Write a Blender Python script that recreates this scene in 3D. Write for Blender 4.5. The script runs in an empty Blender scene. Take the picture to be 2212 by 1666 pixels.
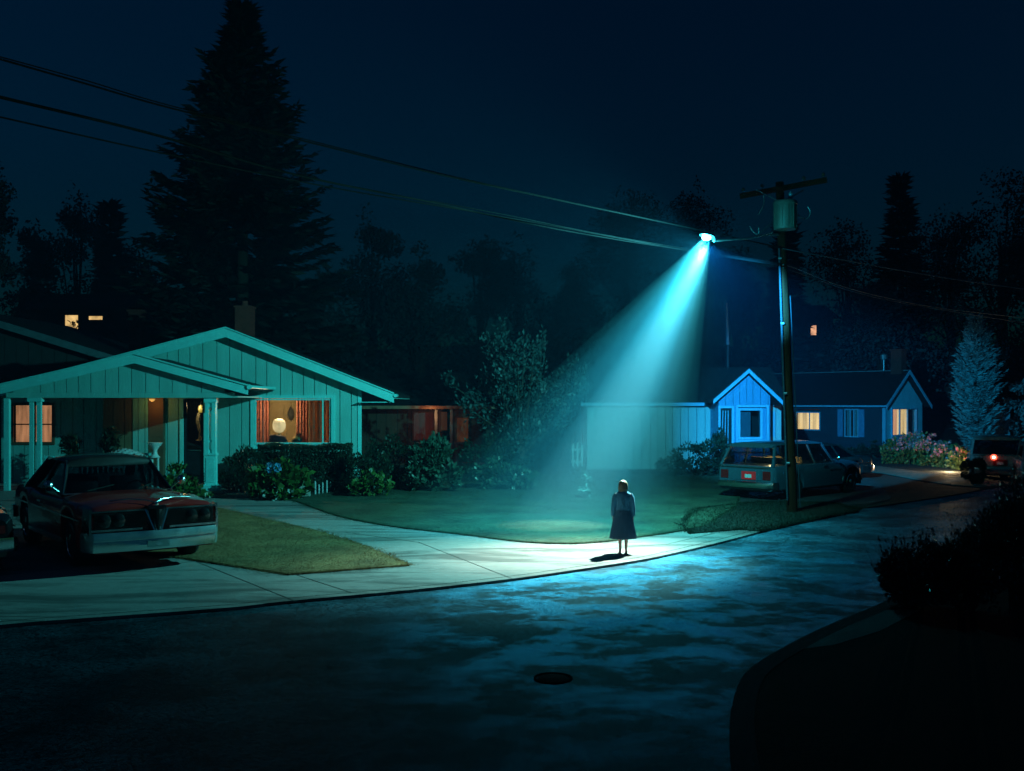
import bpy, bmesh, math, random
import numpy as np
from mathutils import Vector, Matrix, Quaternion
R = math.radians
random.seed(7)
rng = np.random.default_rng(11)
sc = bpy.context.scene
COL = sc.collection
F = 2150.0          # focal length in layout pixels of a 2212 x 1666 frame
CH = 3.0            # eye height in metres
HZ = 870.0          # horizon row

def V(px, py, d): return ((px-1106)/F*d, d, CH-(py-HZ)/F*d)
def X(px, d): return (px-1106)/F*d
def Z(py, d): return CH-(py-HZ)/F*d
def G(px, py, z=0.0):
    d = F*(CH-z)/(py-HZ)
    return ((px-1106)/F*d, d, z)
def hill(x, y):
    t = min(1, max(0, (y-64)/44.0)); t = t*t*(3-2*t)
    return 9.0*t + 0.5*t*math.sin(x*.11+1)*math.sin(y*.13)

# ------------------------------------------------------------------ materials
_M = {}
def nt(m):
    m.use_nodes = True
    n = m.node_tree.nodes; n.clear()
    return n, m.node_tree.links
def mat(name, col, rough=.6, metal=0., var=.18, scale=5., bump=0., bscale=60., spec=.5, stretch=None, coat=0.):
    if name in _M: return _M[name]
    m = bpy.data.materials.new(name); n, l = nt(m)
    out = n.new('ShaderNodeOutputMaterial'); p = n.new('ShaderNodeBsdfPrincipled')
    l.new(p.outputs[0], out.inputs[0])
    tc = n.new('ShaderNodeTexCoord'); src = tc.outputs['Object']
    if stretch:
        mp = n.new('ShaderNodeMapping'); mp.inputs['Scale'].default_value = stretch
        l.new(src, mp.inputs[0]); src = mp.outputs[0]
    nz = n.new('ShaderNodeTexNoise'); nz.inputs['Scale'].default_value = scale; nz.inputs['Detail'].default_value = 5
    l.new(src, nz.inputs['Vector'])
    mr = n.new('ShaderNodeMapRange'); mr.inputs['From Min'].default_value = .25; mr.inputs['From Max'].default_value = .75
    mr.inputs['To Min'].default_value = 1-var; mr.inputs['To Max'].default_value = 1+var
    l.new(nz.outputs['Fac'], mr.inputs['Value'])
    mx = n.new('ShaderNodeVectorMath'); mx.operation = 'SCALE'; mx.inputs[0].default_value = col[:3]
    l.new(mr.outputs[0], mx.inputs['Scale']); l.new(mx.outputs[0], p.inputs['Base Color'])
    mr2 = n.new('ShaderNodeMapRange'); mr2.inputs['To Min'].default_value = max(.02, rough-.1); mr2.inputs['To Max'].default_value = min(1, rough+.1)
    l.new(nz.outputs['Fac'], mr2.inputs['Value']); l.new(mr2.outputs[0], p.inputs['Roughness'])
    p.inputs['Metallic'].default_value = metal
    p.inputs['Specular IOR Level'].default_value = spec
    if coat: p.inputs['Coat Weight'].default_value = coat; p.inputs['Coat Roughness'].default_value = .06
    if bump:
        n2 = n.new('ShaderNodeTexNoise'); n2.inputs['Scale'].default_value = bscale; n2.inputs['Detail'].default_value = 4
        l.new(src, n2.inputs['Vector'])
        b = n.new('ShaderNodeBump'); b.inputs['Strength'].default_value = bump; b.inputs['Distance'].default_value = .02
        l.new(n2.outputs['Fac'], b.inputs['Height']); l.new(b.outputs[0], p.inputs['Normal'])
    _M[name] = m
    return m
def foliage(name, cols, rough=.45, spec=.4, trans=.25):
    """leaf colours vary leaf by leaf"""
    m = bpy.data.materials.new(name); n, l = nt(m)
    out = n.new('ShaderNodeOutputMaterial'); p = n.new('ShaderNodeBsdfPrincipled')
    g = n.new('ShaderNodeNewGeometry'); cr = n.new('ShaderNodeValToRGB')
    el = cr.color_ramp.elements
    while len(el) < len(cols): el.new(.5)
    for i, c in enumerate(cols):
        el[i].position = i/(len(cols)-1); el[i].color = (*c, 1)
    l.new(g.outputs['Random Per Island'], cr.inputs[0]); l.new(cr.outputs[0], p.inputs['Base Color'])
    p.inputs['Roughness'].default_value = rough; p.inputs['Specular IOR Level'].default_value = spec
    if trans:
        t = n.new('ShaderNodeBsdfTranslucent'); l.new(cr.outputs[0], t.inputs[0])
        ms = n.new('ShaderNodeMixShader'); ms.inputs[0].default_value = trans
        l.new(p.outputs[0], ms.inputs[1]); l.new(t.outputs[0], ms.inputs[2]); l.new(ms.outputs[0], out.inputs[0])
    else: l.new(p.outputs[0], out.inputs[0])
    _M[name] = m; return m
def glass(name, tint=(.8,.85,.85), refl=.12, rough=.03):
    m = bpy.data.materials.new(name); n, l = nt(m)
    out = n.new('ShaderNodeOutputMaterial'); t = n.new('ShaderNodeBsdfTransparent'); g = n.new('ShaderNodeBsdfGlossy')
    t.inputs[0].default_value = (*tint, 1); g.inputs['Roughness'].default_value = rough
    lw = n.new('ShaderNodeLayerWeight'); lw.inputs[0].default_value = .5
    pw = n.new('ShaderNodeMath'); pw.operation = 'POWER'; pw.inputs[1].default_value = 5.; l.new(lw.outputs['Facing'], pw.inputs[0])
    ad = n.new('ShaderNodeMath'); ad.operation = 'MULTIPLY_ADD'; ad.inputs[1].default_value = .85; ad.inputs[2].default_value = refl*.6; ad.use_clamp = True
    l.new(pw.outputs[0], ad.inputs[0])
    ms = n.new('ShaderNodeMixShader'); l.new(ad.outputs[0], ms.inputs[0]); l.new(t.outputs[0], ms.inputs[1]); l.new(g.outputs[0], ms.inputs[2])
    l.new(ms.outputs[0], out.inputs[0]); _M[name] = m; return m
def lit(name, col, strength, folds=None, base=(.3,.25,.2)):
    """a thing that gives off light (a lamp shade, a lit blind) with a woven unevenness"""
    m = bpy.data.materials.new(name); n, l = nt(m)
    out = n.new('ShaderNodeOutputMaterial'); p = n.new('ShaderNodeBsdfPrincipled'); l.new(p.outputs[0], out.inputs[0])
    p.inputs['Base Color'].default_value = (*base, 1); p.inputs['Roughness'].default_value = .8
    p.inputs['Emission Color'].default_value = (*col, 1)
    tc = n.new('ShaderNodeTexCoord'); nz = n.new('ShaderNodeTexNoise')
    mp = n.new('ShaderNodeMapping'); mp.inputs['Scale'].default_value = folds or (3,3,3)
    l.new(tc.outputs['Object'], mp.inputs[0]); l.new(mp.outputs[0], nz.inputs['Vector']); nz.inputs['Scale'].default_value = 1; nz.inputs['Detail'].default_value = 3
    mr = n.new('ShaderNodeMapRange'); mr.inputs['From Min'].default_value = .3; mr.inputs['From Max'].default_value = .7
    mr.inputs['To Min'].default_value = strength*.55; mr.inputs['To Max'].default_value = strength*1.3
    l.new(nz.outputs['Fac'], mr.inputs['Value']); l.new(mr.outputs[0], p.inputs['Emission Strength'])
    _M[name] = m; return m

# ------------------------------------------------------------------ object helpers
def put(o, parent=None):
    COL.objects.link(o)
    if parent is not None: o.parent = parent
    return o
def tag(o, label=None, cat=None, group=None, kind=None):
    if label: o['label'] = label
    if cat: o['category'] = cat
    if group: o['group'] = group
    if kind: o['kind'] = kind
    return o
def thing(name, label, cat, loc=(0,0,0), rz=0., group=None, scale=1.):
    o = bpy.data.objects.new(name, None); o.empty_display_size = .3
    o.location = loc; o.rotation_euler = (0,0,rz); o.scale = (scale,)*3
    put(o); return tag(o, label, cat, group)
def chain_loc(o):
    v = Vector((0,0,0))
    while o is not None: v += o.location; o = o.parent
    return v
class MB:
    def __init__(s): s.v=[]; s.f=[]; s.m=[]; s.k=0
    def add(s, vs, fs):
        b=len(s.v); s.v += [tuple(p) for p in vs]
        for f in fs: s.f.append([b+i for i in f]); s.m.append(s.k)
        return s
    def box(s, x0,x1,y0,y1,z0,z1):
        return s.add([(x0,y0,z0),(x1,y0,z0),(x1,y1,z0),(x0,y1,z0),(x0,y0,z1),(x1,y0,z1),(x1,y1,z1),(x0,y1,z1)],
            [(0,3,2,1),(4,5,6,7),(0,1,5,4),(1,2,6,5),(2,3,7,6),(3,0,4,7)])
    def obox(s, c, size, rot):
        a=MB(); h=[k/2 for k in size]; a.box(-h[0],h[0],-h[1],h[1],-h[2],h[2])
        return s.add([rot@Vector(p)+Vector(c) for p in a.v], a.f)
    def prism(s, poly, fn, t0, t1):
        n=len(poly); vs=[fn(a,b,t0) for a,b in poly]+[fn(a,b,t1) for a,b in poly]
        return s.add(vs, [list(range(n)), list(range(2*n-1,n-1,-1))]+[(i,(i+1)%n,n+(i+1)%n,n+i) for i in range(n)])
    def py(s, poly, y0, y1): return s.prism(poly, lambda a,b,t:(a,t,b), y0, y1)      # polygon in x,z
    def pz(s, poly, z0, z1): return s.prism([(p[0],p[1]) for p in poly], lambda a,b,t:(a,b,t), z0, z1)
    def px(s, poly, x0, x1): return s.prism(poly, lambda a,b,t:(t,a,b), x0, x1)      # polygon in y,z
    def sheet(s, poly, z): n=len(poly); return s.add([(p[0],p[1],z) for p in poly],[list(range(n))])
    def loft(s, rings, caps=True, closed=True):
        n=len(rings[0]); vs=[p for r in rings for p in r]; fs=[]
        for i in range(len(rings)-1):
            for j in range(n if closed else n-1):
                k=(j+1)%n; fs.append((i*n+j,i*n+k,(i+1)*n+k,(i+1)*n+j))
        if caps and closed: fs += [list(range(n-1,-1,-1)), list(range((len(rings)-1)*n, len(rings)*n))]
        return s.add(vs, fs)
    def tube(s, pts, r, n=8):
        pts=[Vector(p) for p in pts]; rs = r if isinstance(r,(list,tuple)) else [r]*len(pts)
        rings=[]; up=None
        for i,p in enumerate(pts):
            t=(pts[min(i+1,len(pts)-1)]-pts[max(i-1,0)]).normalized()
            if up is None: up = Vector((0,0,1)) if abs(t.z)<.9 else Vector((1,0,0))
            a=t.cross(up).normalized(); b=a.cross(t).normalized(); up=b
            rings.append([p+a*rs[i]*math.cos(q)+b*rs[i]*math.sin(q) for q in [2*math.pi*k/n for k in range(n)]])
        return s.loft(rings)
    def lathe(s, prof, c=(0,0,0), n=20, axis='z'):
        rings=[]
        for r,h in prof:
            ring=[]
            for k in range(n):
                q=2*math.pi*k/n; a,b=r*math.cos(q), r*math.sin(q)
                p = (a,b,h) if axis=='z' else ((a,h,b) if axis=='y' else (h,a,b))
                ring.append((c[0]+p[0],c[1]+p[1],c[2]+p[2]))
            rings.append(ring)
        return s.loft(rings)
    def bar(s, a, b, w, t, up=(0,0,1)):
        a=Vector(a); b=Vector(b); d=(b-a); L=d.length; d=d/L; u=Vector(up)
        sx=d.cross(u).normalized(); u=sx.cross(d).normalized()
        rings=[[p+sx*w/2*i+u*t/2*j for i,j in((-1,-1),(1,-1),(1,1),(-1,1))] for p in (a,b)]
        return s.loft(rings)
    def build(s, name, mats, parent=None, smooth=0, world=True, origin=None, label=None, fix=True):
        me=bpy.data.meshes.new(name); off=Vector((0,0,0))
        if world and parent is not None: off=chain_loc(parent)
        if origin is not None: off=Vector(origin)
        me.from_pydata([Vector(p)-off for p in s.v], [], s.f)
        if not isinstance(mats,(list,tuple)): mats=[mats]
        for m in mats: me.materials.append(m)
        if len(mats)>1: me.polygons.foreach_set('material_index', s.m)
        if fix:
            bm=bmesh.new(); bm.from_mesh(me); bmesh.ops.recalc_face_normals(bm, faces=bm.faces); bm.to_mesh(me); bm.free()
        if smooth:
            me.polygons.foreach_set('use_smooth',[True]*len(me.polygons))
            try: me.set_sharp_from_angle(angle=R(smooth))
            except Exception: pass
        me.update()
        o=bpy.data.objects.new(name, me)
        if origin is not None: o.location=origin
        put(o, parent)
        if label: o['label']=label
        return o
def raw(name, verts, nper, mats, parent=None, origin=(0,0,0), mi=None):
    """fast mesh of many separate polygons with nper corners"""
    verts=np.asarray(verts,dtype=np.float32).reshape(-1,3); nf=len(verts)//nper
    if parent is not None: verts=verts-np.array(chain_loc(parent),dtype=np.float32)
    else: verts=verts-np.array(origin,dtype=np.float32)
    me=bpy.data.meshes.new(name); me.vertices.add(len(verts)); me.loops.add(len(verts)); me.polygons.add(nf)
    me.vertices.foreach_set('co',verts.ravel()); me.loops.foreach_set('vertex_index',np.arange(len(verts),dtype=np.int32))
    me.polygons.foreach_set('loop_start',np.arange(0,len(verts),nper,dtype=np.int32))
    for m in (mats if isinstance(mats,(list,tuple)) else [mats]): me.materials.append(m)
    if mi is not None: me.polygons.foreach_set('material_index',mi)
    me.update(calc_edges=True)
    o=bpy.data.objects.new(name,me)
    if parent is None: o.location=origin
    return put(o,parent)
def unit(n):
    v=rng.normal(size=(n,3)); return v/np.linalg.norm(v,axis=1,keepdims=True)
def leaf_quads(c, size, aspect=.55, dirs=None, jitter=.35):
    """diamond leaves at c; each points along dirs when given"""
    n=len(c); u=unit(n) if dirs is None else dirs+unit(n)*jitter
    u/=np.linalg.norm(u,axis=1,keepdims=True); w=np.cross(u,unit(n)); w/=np.linalg.norm(w,axis=1,keepdims=True)+1e-9
    nrm=np.cross(u,w)
    L=(size*(.6+.8*rng.random(n)))[:,None]; W=L*aspect
    q=np.stack([c-u*L*.5, c+w*W*.5+nrm*L*.08, c+u*L*.5, c-w*W*.5+nrm*L*.08],axis=1)
    return q.reshape(-1,3)
def lump_pts(n, c, r, inner=.55, gap=0.):
    """points through a lumpy ellipsoid shell"""
    c=np.array(c); r=np.array(r); d=unit(n)
    ph=rng.random(6)*6.28
    bumpy=1+.16*np.sin(d[:,0]*5+ph[0])*np.sin(d[:,2]*6+ph[1])+.10*np.sin(d[:,1]*9+ph[2]+d[:,0]*7)
    rad=(inner+(1-inner)*rng.random(n)**.6)*bumpy
    p=c+d*r*rad[:,None]
    if gap:
        s=1/np.mean(r)
        f=np.sin(p[:,0]*5.1*s+ph[3])+np.sin(p[:,1]*4.7*s+ph[4])+np.sin(p[:,2]*5.9*s+ph[5])
        p=p[f>-gap]
    return p, (p-c)/r
def cloth(name,col,tr=.6):
    m=bpy.data.materials.new(name); n,l=nt(m); out=n.new('ShaderNodeOutputMaterial'); d=n.new('ShaderNodeBsdfDiffuse'); t=n.new('ShaderNodeBsdfTranslucent'); ms=n.new('ShaderNodeMixShader')
    tc=n.new('ShaderNodeTexCoord'); mp=n.new('ShaderNodeMapping'); mp.inputs['Scale'].default_value=(14,14,.4); nz=n.new('ShaderNodeTexNoise'); nz.inputs['Scale'].default_value=1.
    l.new(tc.outputs['Object'],mp.inputs[0]); l.new(mp.outputs[0],nz.inputs['Vector']); mr=n.new('ShaderNodeMapRange'); mr.inputs['From Min'].default_value=.3; mr.inputs['From Max'].default_value=.7; mr.inputs['To Min'].default_value=.55; mr.inputs['To Max'].default_value=1.2
    l.new(nz.outputs['Fac'],mr.inputs['Value']); v=n.new('ShaderNodeVectorMath'); v.operation='SCALE'; v.inputs[0].default_value=col; l.new(mr.outputs[0],v.inputs['Scale'])
    l.new(v.outputs[0],d.inputs[0]); l.new(v.outputs[0],t.inputs[0]); ms.inputs[0].default_value=tr; l.new(d.outputs[0],ms.inputs[1]); l.new(t.outputs[0],ms.inputs[2]); l.new(ms.outputs[0],out.inputs[0]); _M[name]=m; return m
# ------------------------------------------------------------------ setting materials
def asphalt():
    m=bpy.data.materials.new('wet asphalt'); n,l=nt(m)
    out=n.new('ShaderNodeOutputMaterial'); p=n.new('ShaderNodeBsdfPrincipled'); l.new(p.outputs[0],out.inputs[0])
    tc=n.new('ShaderNodeTexCoord'); mp=n.new('ShaderNodeMapping'); mp.inputs['Scale'].default_value=(.75,1.0,1); mp.inputs['Rotation'].default_value=(0,0,R(-14))
    l.new(tc.outputs['Object'],mp.inputs[0])
    def noise(scale,det,src,rough=.55,dist=0):
        z=n.new('ShaderNodeTexNoise'); z.inputs['Scale'].default_value=scale; z.inputs['Detail'].default_value=det; z.inputs['Roughness'].default_value=rough; z.inputs['Distortion'].default_value=dist
        l.new(src,z.inputs['Vector']); return z.outputs['Fac']
    def ramp(v,a,b,lo=0,hi=1):
        r_=n.new('ShaderNodeMapRange'); r_.inputs['From Min'].default_value=a; r_.inputs['From Max'].default_value=b
        r_.inputs['To Min'].default_value=lo; r_.inputs['To Max'].default_value=hi; l.new(v,r_.inputs['Value']); return r_.outputs[0]
    nf=n.new('ShaderNodeMath'); nf.operation='MULTIPLY_ADD'; l.new(noise(7.,5,mp.outputs[0],.7),nf.inputs[0]); nf.inputs[1].default_value=.22; l.new(noise(1.15,9,mp.outputs[0],.72,.0),nf.inputs[2])
    wet0=ramp(nf.outputs[0],.57,.72)
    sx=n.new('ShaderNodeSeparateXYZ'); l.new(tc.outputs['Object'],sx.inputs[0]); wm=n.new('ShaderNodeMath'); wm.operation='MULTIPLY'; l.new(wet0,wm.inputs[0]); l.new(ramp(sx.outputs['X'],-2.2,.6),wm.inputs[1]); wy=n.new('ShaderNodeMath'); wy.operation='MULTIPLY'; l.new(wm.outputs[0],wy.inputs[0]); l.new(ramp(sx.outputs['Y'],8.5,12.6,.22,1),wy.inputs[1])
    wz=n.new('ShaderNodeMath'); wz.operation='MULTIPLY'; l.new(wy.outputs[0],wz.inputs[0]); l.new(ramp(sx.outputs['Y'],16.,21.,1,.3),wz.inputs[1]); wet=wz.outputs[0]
    patch=ramp(noise(.8,8,mp.outputs[0],.7,.0),.42,.60,.5,1.9)
    grain=ramp(noise(70,2,tc.outputs['Object']),.3,.7,.6,1.4)
    v2=n.new('ShaderNodeTexVoronoi'); v2.inputs['Scale'].default_value=36; l.new(tc.outputs['Object'],v2.inputs['Vector']); sp=n.new('ShaderNodeSeparateColor'); l.new(v2.outputs['Color'],sp.inputs[0])
    m0=n.new('ShaderNodeMath'); m0.operation='MULTIPLY'; l.new(grain,m0.inputs[0]); l.new(ramp(sp.outputs[0],0,1,.05,2.6),m0.inputs[1])
    mm=n.new('ShaderNodeMath'); mm.operation='MULTIPLY'; l.new(patch,mm.inputs[0]); l.new(m0.outputs[0],mm.inputs[1])
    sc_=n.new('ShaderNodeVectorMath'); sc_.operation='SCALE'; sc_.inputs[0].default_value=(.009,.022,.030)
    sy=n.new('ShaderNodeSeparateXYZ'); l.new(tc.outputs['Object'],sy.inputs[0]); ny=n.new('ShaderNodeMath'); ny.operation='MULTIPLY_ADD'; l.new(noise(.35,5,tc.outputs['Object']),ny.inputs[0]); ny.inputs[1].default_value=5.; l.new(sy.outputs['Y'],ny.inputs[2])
    mo=n.new('ShaderNodeMath'); mo.operation='MULTIPLY'; l.new(mm.outputs[0],mo.inputs[0]); l.new(ramp(ny.outputs[0],15.5,20.5,1.,3.6),mo.inputs[1]); l.new(mo.outputs[0],sc_.inputs['Scale'])  # paler towards the kerb: lamplight falloff put into the road colour
    # tar lines and cracks
    wv=n.new('ShaderNodeVectorMath'); wv.operation='ADD'; nv=n.new('ShaderNodeTexNoise'); nv.inputs['Scale'].default_value=1.3; nv.inputs['Detail'].default_value=6; l.new(tc.outputs['Object'],nv.inputs['Vector'])
    l.new(tc.outputs['Object'],wv.inputs[0]); l.new(nv.outputs['Color'],wv.inputs[1])
    vo=n.new('ShaderNodeTexVoronoi'); vo.feature='DISTANCE_TO_EDGE'; vo.inputs['Scale'].default_value=.42; l.new(wv.outputs[0],vo.inputs['Vector'])
    ck=ramp(vo.outputs['Distance'],.002,.009,0,1); msk=ramp(noise(.5,2,tc.outputs['Object']),.5,.56,0,1)
    cm=n.new('ShaderNodeMath'); cm.operation='MAXIMUM'; l.new(ck,cm.inputs[0]); inv=n.new('ShaderNodeMath'); inv.operation='SUBTRACT'; inv.inputs[0].default_value=1.; l.new(msk,inv.inputs[1]); l.new(inv.outputs[0],cm.inputs[1])
    s2=n.new('ShaderNodeVectorMath'); s2.operation='SCALE'; l.new(sc_.outputs[0],s2.inputs[0]); l.new(ramp(cm.outputs[0],0,1,.25,1),s2.inputs['Scale'])
    l.new(s2.outputs[0],p.inputs['Base Color'])
    l.new(ramp(wet,0,1,.66,.30),p.inputs['Roughness'])
    p.inputs['Specular IOR Level'].default_value=.08
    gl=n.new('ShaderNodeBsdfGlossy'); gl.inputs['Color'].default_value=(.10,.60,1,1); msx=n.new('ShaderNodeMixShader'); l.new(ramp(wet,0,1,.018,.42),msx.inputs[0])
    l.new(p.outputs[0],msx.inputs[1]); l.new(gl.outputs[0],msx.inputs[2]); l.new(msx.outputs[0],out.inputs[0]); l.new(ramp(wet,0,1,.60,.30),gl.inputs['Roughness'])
    vg=n.new('ShaderNodeTexVoronoi'); vg.inputs['Scale'].default_value=64; l.new(tc.outputs['Object'],vg.inputs['Vector'])
    h1=ramp(vg.outputs['Distance'],0,.8,1.3,0); h2=noise(3,4,tc.outputs['Object'])
    ad=n.new('ShaderNodeMath'); ad.operation='MULTIPLY_ADD'; l.new(h2,ad.inputs[0]); ad.inputs[1].default_value=.5; l.new(h1,ad.inputs[2])
    b=n.new('ShaderNodeBump'); b.inputs['Distance'].default_value=.02; l.new(ad.outputs[0],b.inputs['Height'])
    l.new(ramp(wet,0,1,.35,.7),b.inputs['Strength']); l.new(b.outputs[0],p.inputs['Normal']); l.new(b.outputs[0],gl.inputs['Normal'])
    return m
def concrete():
    m=mat('pale concrete',(.33,.265,.255),.75,var=.12,scale=7,bump=.3,bscale=40)
    n,l=m.node_tree.nodes,m.node_tree.links; p=[x for x in n if x.type=='BSDF_PRINCIPLED'][0]; src=p.inputs['Base Color'].links[0].from_socket
    tc=[x for x in n if x.type=='TEX_COORD'][0]; mp=n.new('ShaderNodeMapping'); mp.inputs['Scale'].default_value=(.35,1.5,1); mp.inputs['Rotation'].default_value=(0,0,R(-16)); l.new(tc.outputs['Object'],mp.inputs[0])
    z=n.new('ShaderNodeTexNoise'); z.inputs['Scale'].default_value=.9; z.inputs['Detail'].default_value=7; z.inputs['Roughness'].default_value=.62; z.inputs['Distortion'].default_value=.8; l.new(mp.outputs[0],z.inputs['Vector'])
    r=n.new('ShaderNodeMapRange'); r.inputs['From Min'].default_value=.40; r.inputs['From Max'].default_value=.53; r.inputs['To Min'].default_value=.42; r.inputs['To Max'].default_value=1.05; l.new(z.outputs['Fac'],r.inputs['Value'])
    s=n.new('ShaderNodeVectorMath'); s.operation='SCALE'; l.new(src,s.inputs[0]); l.new(r.outputs[0],s.inputs['Scale']); l.new(s.outputs[0],p.inputs['Base Color']); return m
def smooth(pts,k=6):
    out=[]
    for i in range(len(pts)-1):
        p0=Vector(pts[max(i-1,0)]);p1=Vector(pts[i]);p2=Vector(pts[i+1]);p3=Vector(pts[min(i+2,len(pts)-1)])
        for j in range(k):
            t=j/k; out.append(tuple(.5*((2*p1)+(p2-p0)*t+(2*p0-5*p1+4*p2-p3)*t*t+(3*p1-p0-3*p2+p3)*t**3)))
    out.append(tuple(pts[-1])); return out
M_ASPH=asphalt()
M_CONC=concrete()
M_JOINT=mat('concrete joint dirt',(.03,.03,.025),.9)
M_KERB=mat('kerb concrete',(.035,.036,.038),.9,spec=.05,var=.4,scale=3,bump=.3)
M_SOIL=mat('dark soil',(.014,.014,.012),.95,var=.4,scale=2,bump=.5,bscale=20)
M_LAWN=mat('clipped lawn',(.30,.15,.06),.9,var=.6,scale=1.1,bump=.6,bscale=45)
M_LAWNR=mat('green lawn',(.045,.072,.042),.9,var=.6,scale=.9,bump=.6,bscale=45)
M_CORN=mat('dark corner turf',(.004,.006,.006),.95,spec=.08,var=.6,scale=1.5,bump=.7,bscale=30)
M_VERGE=mat('dark verge turf',(.010,.018,.012),.95,var=.5,scale=1.5,bump=.6,bscale=40)

# ground: one sheet with the wooded hill behind, out to the horizon
gx=np.concatenate([np.linspace(-400,-90,8),np.linspace(-80,80,41),np.linspace(90,400,8)])
gy=np.concatenate([np.linspace(-60,56,12),np.linspace(60,112,27),np.linspace(120,500,9)])
mb=MB(); vs=[(x,y,-.06+hill(x,y)) for y in gy for x in gx]; nx=len(gx)
mb.add(vs,[(j*nx+i,j*nx+i+1,(j+1)*nx+i+1,(j+1)*nx+i) for j in range(len(gy)-1) for i in range(nx-1)])
tag(mb.build('ground',M_SOIL,smooth=180),'dark bare ground rising to the wooded hill','ground',kind='structure')

kerb_px=[(-900,1460),(-350,1392),(0,1350),(230,1332),(500,1312),(625,1298),(900,1273),(1106,1250),(1221,1234),(1361,1213),(1432,1200),(1560,1170),(1650,1146),(1700,1131),(1790,1112),(1850,1101)]
kerb=smooth([G(x,y,.1) for x,y in kerb_px],4)
verge_px=[(1872,1097),(1947,1085),(2060,1068),(2172,1047),(2330,1026)]
# road: from the near edge out to the far street
RZ=.055
far=[G(x,y,RZ) for x,y in verge_px]
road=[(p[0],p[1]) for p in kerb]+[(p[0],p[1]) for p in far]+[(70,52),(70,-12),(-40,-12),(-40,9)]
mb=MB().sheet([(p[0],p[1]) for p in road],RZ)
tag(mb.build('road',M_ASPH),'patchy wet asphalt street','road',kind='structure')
# concrete: sidewalk and drive in one slab with a kerb step to the road
slab=[(p[0],p[1]) for p in kerb]+[(X(1640,31),31),(X(1560,34),34),(-40,34),(-40,kerb[0][1])]
mb=MB().pz(slab,-.05,.10)
mb.k=1
def strip(a,b,w,z,m=None):
    m=m or mb
    a=Vector(a[:2]).to_3d(); b=Vector(b[:2]).to_3d(); d=(b-a).normalized(); s=Vector((-d.y,d.x,0))*w/2
    m.add([(p.x,p.y,z) for p in (a-s,b-s,b+s,a+s)],[(0,1,2,3)])
jp=[((1290,1172),(1352,1181)),((1352,1181),(1440,1176)),((1440,1176),(1545,1152)),((1418,1190),(1460,1196)),
    ((640,1242),(760,1281)),((745,1150),(905,1172)),((905,1172),(1105,1250)),((250,1240),(420,1212)),((420,1212),(640,1300))]
for a,b in jp: strip(G(*a,.1),G(*b,.1),.016,.104)
# kerb front joint just behind the edge
for i in range(1,len(kerb)-1):
    a=Vector(kerb[i][:2]); b=Vector(kerb[i+1][:2]); d=(b-a).normalized(); s=Vector((-d.y,d.x))*.2
    strip((a+s).to_3d(),(b+s).to_3d(),.016,.104)
tag(mb.build('sidewalk',[M_CONC,M_JOINT]),'pale concrete sidewalk and driveway','sidewalk',kind='structure')

# lawns
lawnL_px=[(470,1097),(560,1118),(700,1150),(800,1183),(885,1219),(625,1239),(415,1207),(300,1190),(300,1130),(400,1092)]
lawnR_px=[(585,1072),(640,1082),(730,1113),(850,1136),(1000,1153),(1100,1166),(1180,1172),(1260,1172),(1330,1166),(1392,1157),(1450,1149),(1520,1136)]
LL=[G(x,y,.13)[:2] for x,y in lawnL_px]
LR=smooth([G(x,y,.13)[:2] for x,y in lawnR_px])+[G(1590,1092,.13)[:2],(X(1600,34),34.),(X(1600,40),40.),(X(600,40),40.),(X(560,32.6),32.6)]
tag(MB().pz(LL,.06,.13).build('lawn',M_LAWN),'small olive lawn beside the red car','lawn',kind='structure')
tag(MB().pz(LR,.06,.13).build('lawn',M_LAWNR),'front lawn before the hedges','lawn',kind='structure')
# verge round the pole, and the far front yards
VG=[G(x,y,.12)[:2] for x,y in ((1490,1152),(1600,1143),(1640,1147),(1700,1133),(1790,1114),(1856,1102),(1800,1086),(1640,1084),(1500,1100),(1470,1135))]
tag(MB().pz(VG,-.03,.125).build('grass_verge',M_VERGE),'scrubby verge round the utility pole','verge',kind='structure')
FY=[G(x,y,.09)[:2] for x,y in ((1874,1096),(1947,1086),(2060,1069),(2172,1048),(2330,1027))]+[(60,56),(60,66),(8,66),(8,34)]
tag(MB().pz(FY,-.03,.09).build('far_lawn',M_VERGE),'dark far lawn across the side street','lawn',kind='structure')
dr=[G(x,y,.06)[:2] for x,y in ((1822,1004),(1900,1009),(2000,1023),(2085,1034),(2140,1042),(2260,1030),(2260,1042),(2120,1054),(2060,1050),(1990,1040),(1900,1023),(1822,1016))]
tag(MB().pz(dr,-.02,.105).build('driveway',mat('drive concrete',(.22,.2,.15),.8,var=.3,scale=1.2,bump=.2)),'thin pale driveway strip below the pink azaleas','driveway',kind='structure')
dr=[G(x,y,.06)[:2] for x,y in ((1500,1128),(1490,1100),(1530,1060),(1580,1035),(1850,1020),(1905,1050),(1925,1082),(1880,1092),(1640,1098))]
tag(MB().pz(dr,-.02,.11).build('driveway',mat('oiled drive',(.05,.05,.05),.7,var=.4,scale=1.2,bump=.3)),'dark driveway beneath the station wagon','driveway',kind='structure')
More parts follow.
